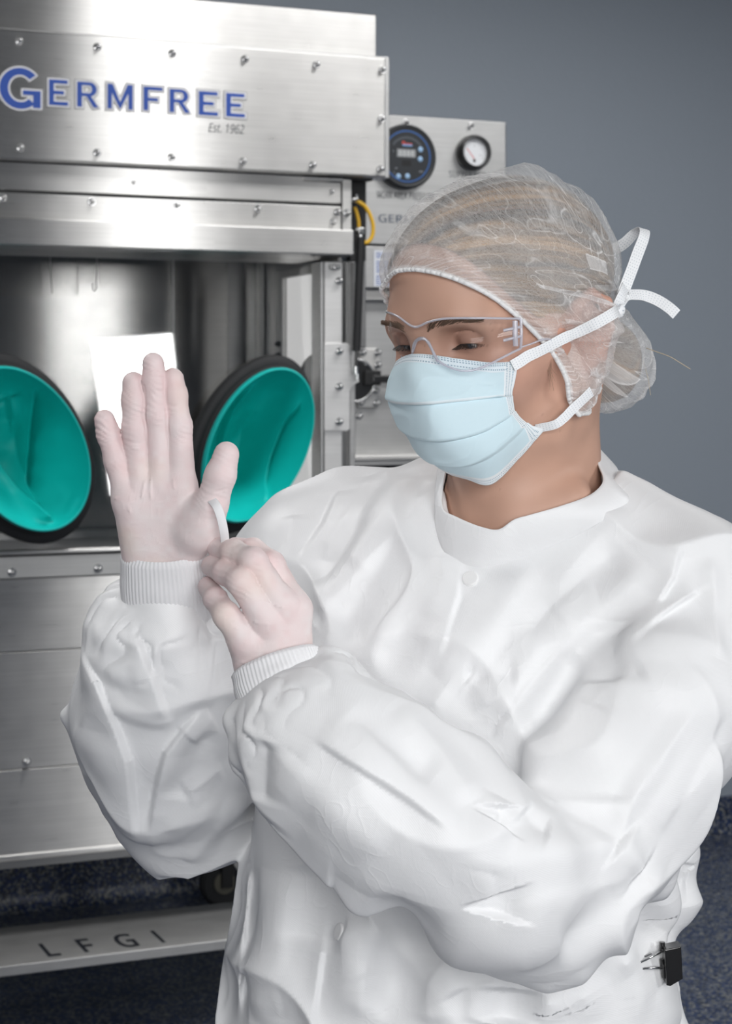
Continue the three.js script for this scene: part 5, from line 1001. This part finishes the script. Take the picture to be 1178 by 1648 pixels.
  [P, N] = laid([[892, 682], [905, 672], [920, 656], [935, 641], [948, 628]], 0.003); P.unshift(at(862, 690, 1.448)); N.unshift(V3(0.2, 0, 1));
  part('mask_tie', wp(ribbon(P, N, (s) => 0.0065 + 0.003 * s, 0.0006, 60)), M.tie, mask, 'white dotted tie below the jaw');
  const K = at(992, 496, 1.505);
  part('tie_bow', wp(ribbon([K.clone(), at(1004, 468, 1.515), at(1017, 434, 1.52), at(1028, 404, 1.522), at(1037, 380, 1.525), at(1036, 368, 1.535), at(1024, 372, 1.545), at(1006, 390, 1.553), at(988, 402, 1.56)], [V3(0.35, 0.1, 1), V3(0.3, 0.1, 1), V3(0.3, 0.1, 1), V3(0.3, 0.15, 1), V3(0.6, 0.5, 0.8), V3(0.3, 1, 0.1), V3(-0.3, 0.5, -0.8), V3(-0.25, 0.2, -1), V3(-0.2, 0.1, -1)], 0.0098, 0.0006, 90)), M.tie, mask, 'white bow loop standing up');
  part('tie_bow', wp(ribbon([K.clone(), at(1006, 476, 1.5), at(1022, 474, 1.505), at(1040, 476, 1.51), at(1060, 484, 1.51), at(1078, 496, 1.508), at(1089, 506, 1.508)], [V3(0.2, 0.4, 1), V3(0.1, 0.5, 1), V3(0, 0.5, 1), V3(0, 0.4, 1), V3(0.1, 0.3, 1), V3(0.1, 0.3, 1), V3(0.1, 0.3, 1)], 0.0098, 0.0006, 70)), M.tie, mask, 'white tie end sticking out behind');
  part('tie_bow', wp(ribbon([at(990, 500, 1.496), at(996, 488, 1.488), at(1003, 470, 1.49), at(1007, 462, 1.498), at(1003, 478, 1.505)], [V3(0.3, 0.2, 1), V3(0.5, 0.2, 1), V3(0.9, 0.2, 0.6), V3(0.9, 0.6, 0), V3(0.2, 0, -1)], 0.009, 0.0006, 50)), M.tie, mask, 'small white loop at the knot');
  const kn = new THREE.SphereGeometry(0.0062, 20, 14); kn.scale(1.1, 1.3, 0.9); kn.translate(K.x, K.y - 0.001, K.z + 0.003); part('tie_knot', wp(kn), M.tie, mask);
}
{ // safety glasses
  M.lens = phys({ color: lin(0.97, 0.975, 0.98), transmission: 1, thickness: 0, roughness: 0.015, ior: 1.5, specularIntensity: 0.25 });
  M.rim = phys({ color: lin(0.8, 0.8, 0.86), transmission: 0.55, thickness: 0, roughness: 0.12, ior: 1.55 });
  const top = [[641, 502, 1.512], [625, 501, 1.488], [623, 502, 1.462], [640, 509, 1.436], [667, 526, 1.424], [690, 518, 1.412], [714, 513, 1.402], [770, 512, 1.395], [838, 513, 1.407]], mid = [[650, 535, 1.512], [630, 540, 1.482], [629, 538, 1.455], [645, 540, 1.434], [669, 537, 1.422], [690, 538, 1.409], [716, 545, 1.397], [772, 548, 1.39], [839, 538, 1.406]], bot = [[660, 560, 1.51], [646, 572, 1.484], [655, 581, 1.458], [664, 568, 1.438], [672, 548, 1.424], [688, 549, 1.412], [706, 581, 1.402], [752, 597, 1.396], [838, 561, 1.408]];
  const rows = [top, mid, bot].map((r) => r.map((q) => at(...q)));
  const g = lattice(rows, 120, 26);
  const lens = part('safety_glasses', wp(g), M.lens, person, 'clear wraparound safety glasses');
  const edge = (pts, r = 0.0009, n = 120) => wp(new THREE.TubeGeometry(new THREE.CatmullRomCurve3(pts, false, 'centripetal'), n, r, 8));
  part('rim', edge(rows[0]), M.rim, lens, 'clear upper rim'); part('rim', edge(rows[2]), M.rim, lens, 'clear lower rim');
  part('rim', edge([rows[0][8], rows[1][8], rows[2][8]], 0.0012, 20), M.rim, lens, 'clear hinge edge');
  part('nose_bridge', edge([at(664, 566, 1.436), at(667, 552, 1.43), at(674, 545, 1.425), at(683, 545, 1.417), at(690, 553, 1.41), at(698, 568, 1.406), at(705, 582, 1.402)], 0.0011, 60), M.rim, lens, 'clear nose arch');
  const arm = lattice([[[838, 514, 1.407], [856, 519, 1.413], [876, 528, 1.42], [898, 540, 1.432], [925, 548, 1.45]], [[838, 559, 1.407], [856, 553, 1.413], [876, 546, 1.42], [898, 548, 1.432], [925, 556, 1.45]]].map((r) => r.map((q) => at(...q))), 40, 8);
  part('temple_arm', wp(arm), M.lens, lens, 'clear temple arm'); part('rim', edge([at(838, 559, 1.407), at(856, 553, 1.413), at(876, 546, 1.42), at(898, 548, 1.432)], 0.0007, 40), M.rim, lens);
  const far = lattice([[[641, 502, 1.512], [660, 506, 1.53], [690, 510, 1.56]], [[660, 560, 1.51], [668, 545, 1.53], [695, 530, 1.56]]].map((r) => r.map((q) => at(...q))), 20, 6); part('temple_arm', wp(far), M.lens, lens, 'clear temple arm on the far side');
  for (const [x0, y0, x1, y1] of [[810, 532, 838, 526], [810, 548, 838, 541]]) part('hinge_bar', edge([at(x0, y0, 1.402), at((x0 + x1) / 2, (y0 + y1) / 2, 1.402), at(x1, y1, 1.405)], 0.0012, 16), M.rim, lens);
  part('hinge_pin', edge([at(829, 516, 1.403), at(829, 540, 1.403), at(830, 557, 1.404)], 0.0021, 20), M.rim, lens);
}

// ---------------------------------------------------------------- gloved hands
{
  const bt = tileNoise(91, 128), t = dataTex(256, 256, (x, y) => 0.5 + 0.5 * (bt(x / 2, y / 2) - 0.5), false, [45, 45]);
  M.glove = phys({ vertexColors: true, roughness: 0.5, bumpMap: t, bumpScale: 0.0001, specularIntensity: 0.5, sheen: 0.2, sheenColor: lin(1, 0.95, 0.95), sheenRoughness: 0.6 });
  const hand = (fingers, palm, kf, lo, hi, label, lines) => {
    const F = fingers.map((f) => chain(f.map(([x, y, d, r]) => [at(x, y, d), r]), 0.004)), Pm = palm.map(([a, b]) => roundCone(at(a[0], a[1], a[2]), at(b[0], b[1], b[2]), a[3], b[3]));
    const roots = fingers.map((f) => at(f[0][0], f[0][1], f[0][2])), joints = fingers.flatMap((f) => f.slice(1).map((q) => at(q[0], q[1], q[2])));
    const L = lines.map(([a, b, am, w]) => { const A = at(...a), B = at(...b); return { A, B, am, w, c: roundCone(A, B, 0.00001, 0.000011) }; });
    const f = (x, y, z) => {
      let p = Pm[0](x, y, z); for (let i = 1; i < Pm.length; i++) p = smin(p, Pm[i](x, y, z), 0.012);
      let d = p; const fd = F.map((q) => q(x, y, z));
      let m = fd[0]; for (let i = 1; i < fd.length; i++) m = smin(m, fd[i], 0.0007);
      d = smin(p, m, kf);
      if (Math.abs(d) < 0.01) {
        let h = 0.0003 * noise3(x * 60, y * 60, z * 60) + 0.00011 * (1 - Math.abs(noise3(x * 190, y * 190, z * 190))) ** 3;
        for (const l of L) { const r = l.c(x, y, z); if (r < l.w * 2) { const u = Math.max(0, 1 - r / l.w); h += l.am * u * u; } }
        for (const j of joints) { const r2 = (x - j.x) ** 2 + (y - j.y) ** 2 + (z - j.z) ** 2; if (r2 < 0.0004) h += 0.00016 * (1 - r2 / 0.0004) * Math.sin((x * 0.35 + y) * 1500 + 5 * noise3(x * 110, y * 60, 1)) * Math.max(0, 0.4 + noise3(x * 90, y * 90, 5)); }
        d -= h;
      }
      return d;
    };
    const g = meshField(f, lo, hi, 0.0013), p = g.attributes.position, c = new Float32Array(p.count * 3);
    for (let i = 0; i < p.count; i++) {
      const x = p.getX(i), y = p.getY(i), z = p.getZ(i); let pink = 0.25 + 0.3 * noise3(x * 55, y * 55, z * 55) + 0.25 * noise3(x * 210, y * 210, z * 210); for (const j of joints) { const r2 = (x - j.x) ** 2 + (y - j.y) ** 2 + (z - j.z) ** 2; pink += 0.5 * Math.exp(-r2 / 0.00012); }
      const yel = Math.max(0, noise3(x * 38 + 9, y * 38, z * 38)) * 0.7; pink = clamp(pink, -0.2, 1);
      c[i * 3] = 0.8 - 0.03 * pink; c[i * 3 + 1] = 0.705 - 0.11 * pink; c[i * 3 + 2] = 0.7 - 0.105 * pink - 0.06 * yel;
    }
    g.setAttribute('color', new THREE.BufferAttribute(c, 3));
    return part('glove', wp(g), M.glove, person, label);
  };
  hand([
    [[206, 806, 1.402, 0.0098], [188, 742, 1.40, 0.0091], [175, 700, 1.40, 0.0083], [168.5, 676, 1.398, 0.0076]],
    [[224, 775, 1.402, 0.0102], [219, 690, 1.398, 0.0101], [217, 645, 1.398, 0.0096], [215.5, 617, 1.398, 0.0087]],
    [[258, 765, 1.402, 0.0102], [252, 668, 1.396, 0.0095], [248.5, 615, 1.396, 0.009], [246.5, 585, 1.396, 0.0081]],
    [[293, 775, 1.402, 0.0105], [288, 685, 1.398, 0.0096], [282, 637, 1.398, 0.0089], [278, 610, 1.398, 0.0082]],
    [[318, 855, 1.398, 0.0155], [340, 812, 1.388, 0.0122], [355, 765, 1.382, 0.0112], [364.5, 731, 1.382, 0.0094]],
  ], [[[206, 806, 1.403, 0.0115], [229, 915, 1.418, 0.0128]], [[228, 795, 1.402, 0.0125], [242, 925, 1.418, 0.0145]], [[260, 785, 1.402, 0.0125], [270, 925, 1.418, 0.0145]], [[291, 790, 1.402, 0.0122], [296, 915, 1.418, 0.0138]], [[326, 838, 1.397, 0.0155], [306, 878, 1.408, 0.0125]]], 0.008,
    V3(-0.215, 1.31, -1.47), V3(-0.085, 1.525, -1.34), 'pale pink glove on the raised open hand', [
    [[206, 812, 1.39], [214, 845, 1.388], 0.0006, 0.0025], [[240, 752, 1.39], [243, 805, 1.388], 0.0008, 0.0022], [[238, 752, 1.39], [228, 800, 1.388], 0.0006, 0.0022], [[276, 752, 1.39], [286, 770, 1.388], 0.0008, 0.0022], [[275, 755, 1.39], [280, 785, 1.388], 0.0006, 0.002], [[205, 712, 1.389], [237, 714, 1.389], -0.0007, 0.002], [[204, 722, 1.389], [237, 724, 1.389], 0.0005, 0.002], [[176, 806, 1.392], [206, 795, 1.39], 0.0008, 0.002], [[236, 720, 1.388], [240, 745, 1.388], -0.0006, 0.002], [[345, 792, 1.372], [376, 785, 1.375], -0.0007, 0.0022], [[240, 850, 1.386], [262, 905, 1.39], 0.0004, 0.003], [[238, 748, 1.391], [231, 622, 1.389], -0.0022, 0.002], [[274, 752, 1.391], [265, 612, 1.389], -0.0022, 0.002]]);
  hand([
    [[474, 980, 1.368, 0.0112], [436, 908, 1.372, 0.0098], [408, 886, 1.388, 0.0086], [378, 882, 1.402, 0.008]],
    [[451, 972, 1.358, 0.011], [408, 904, 1.356, 0.0101], [376, 889, 1.374, 0.009], [350.5, 881, 1.393, 0.0081]],
    [[427, 996, 1.353, 0.0108], [388, 936, 1.35, 0.0101], [362, 921, 1.369, 0.0088], [341, 911, 1.39, 0.0081]],
    [[394, 1030, 1.355, 0.0112], [364, 990, 1.353, 0.0094], [347, 965, 1.37, 0.0084], [334.5, 944, 1.39, 0.0076]],
    [[440, 1010, 1.385, 0.013], [412, 960, 1.40, 0.011], [385, 925, 1.408, 0.0098], [370, 912, 1.41, 0.008]],
  ], [[[474, 982, 1.368, 0.0122], [474, 1075, 1.372, 0.0135]], [[451, 975, 1.362, 0.0125], [455, 1085, 1.366, 0.0155]], [[428, 1000, 1.36, 0.0125], [437, 1090, 1.364, 0.0155]], [[395, 1032, 1.362, 0.0125], [414, 1098, 1.366, 0.0148]]], 0.008,
    V3(-0.14, 1.235, -1.45), V3(-0.03, 1.385, -1.315), 'pale pink glove on the hand that pulls the cuff', [
    [[427, 968, 1.345], [455, 978, 1.345], 0.0008, 0.0024], [[398, 1000, 1.343], [430, 1004, 1.343], 0.0008, 0.0024], [[362, 1034, 1.352], [395, 1034, 1.345], 0.0008, 0.0022], [[372, 1068, 1.352], [410, 1066, 1.347], 0.0005, 0.0024], [[376, 1085, 1.352], [415, 1083, 1.348], 0.0005, 0.0022], [[412, 912, 1.344], [418, 938, 1.344], 0.0005, 0.0018], [[358, 1012, 1.348], [384, 1010, 1.343], 0.0006, 0.0018], [[356, 1000, 1.348], [380, 998, 1.343], 0.0005, 0.0018]]);
}
// ---------------------------------------------------------------- binder clip at the back of the coat
{
  const cd = -(march(coatF, 1068, 1540) ?? V3(0, 0, -1.56)).z - 0.004, c = at(1077, 1541, cd), t = thing('binder_clip', 'black binder clip with two wire handles pinching the back of the coat', 'clip', c.clone());
  const L = (x, y, d) => at(x, y, d - 1.56 + cd - 0.004).sub(c);
  const q = [[1064, 1516], [1087, 1511], [1089.5, 1560], [1071, 1571], [1067, 1570]].map(([x, y]) => L(x, y, 1.575));
  const s = new THREE.Shape(q.map((p) => new THREE.Vector2(p.x, p.y))); const g = new THREE.ExtrudeGeometry(s, { depth: 0.014, bevelEnabled: true, bevelSize: 0.0008, bevelThickness: 0.0008, bevelSegments: 2 }); g.translate(0, 0, -0.003);
  part('clip_body', g, M.blackGloss, t);
  part('clip_roll', merge([rod(L(1065.5, 1516, 1.562), L(1065.5, 1531, 1.562), 0.0022), rod(L(1066, 1543, 1.562), L(1067, 1556, 1.562), 0.0022), rod(L(1070, 1556, 1.558), L(1071, 1573, 1.558), 0.0028)]), M.blackGloss, t);
  const wire = (pts) => new THREE.TubeGeometry(new THREE.CatmullRomCurve3(pts, false, 'centripetal'), 50, 0.0009, 8);
  part('wire_handle', wire([L(1068, 1530, 1.56), L(1050, 1539, 1.552), L(1036, 1546, 1.548), L(1028, 1549, 1.547), L(1024.5, 1547, 1.549), L(1028, 1544, 1.552), L(1048, 1534, 1.558)]), M.chrome, t);
  part('wire_handle', wire([L(1068, 1558, 1.558), L(1050, 1558, 1.55), L(1034, 1559, 1.547), L(1027, 1560.5, 1.547), L(1025.5, 1563, 1.549), L(1029, 1563, 1.552)]), M.chrome, t);
}

scene.traverse((o) => { if (o.isMesh) { o.castShadow = true; o.receiveShadow = true; } if (o.isLight && o.shadow) o.castShadow = true; });
renderer.render(scene, camera);
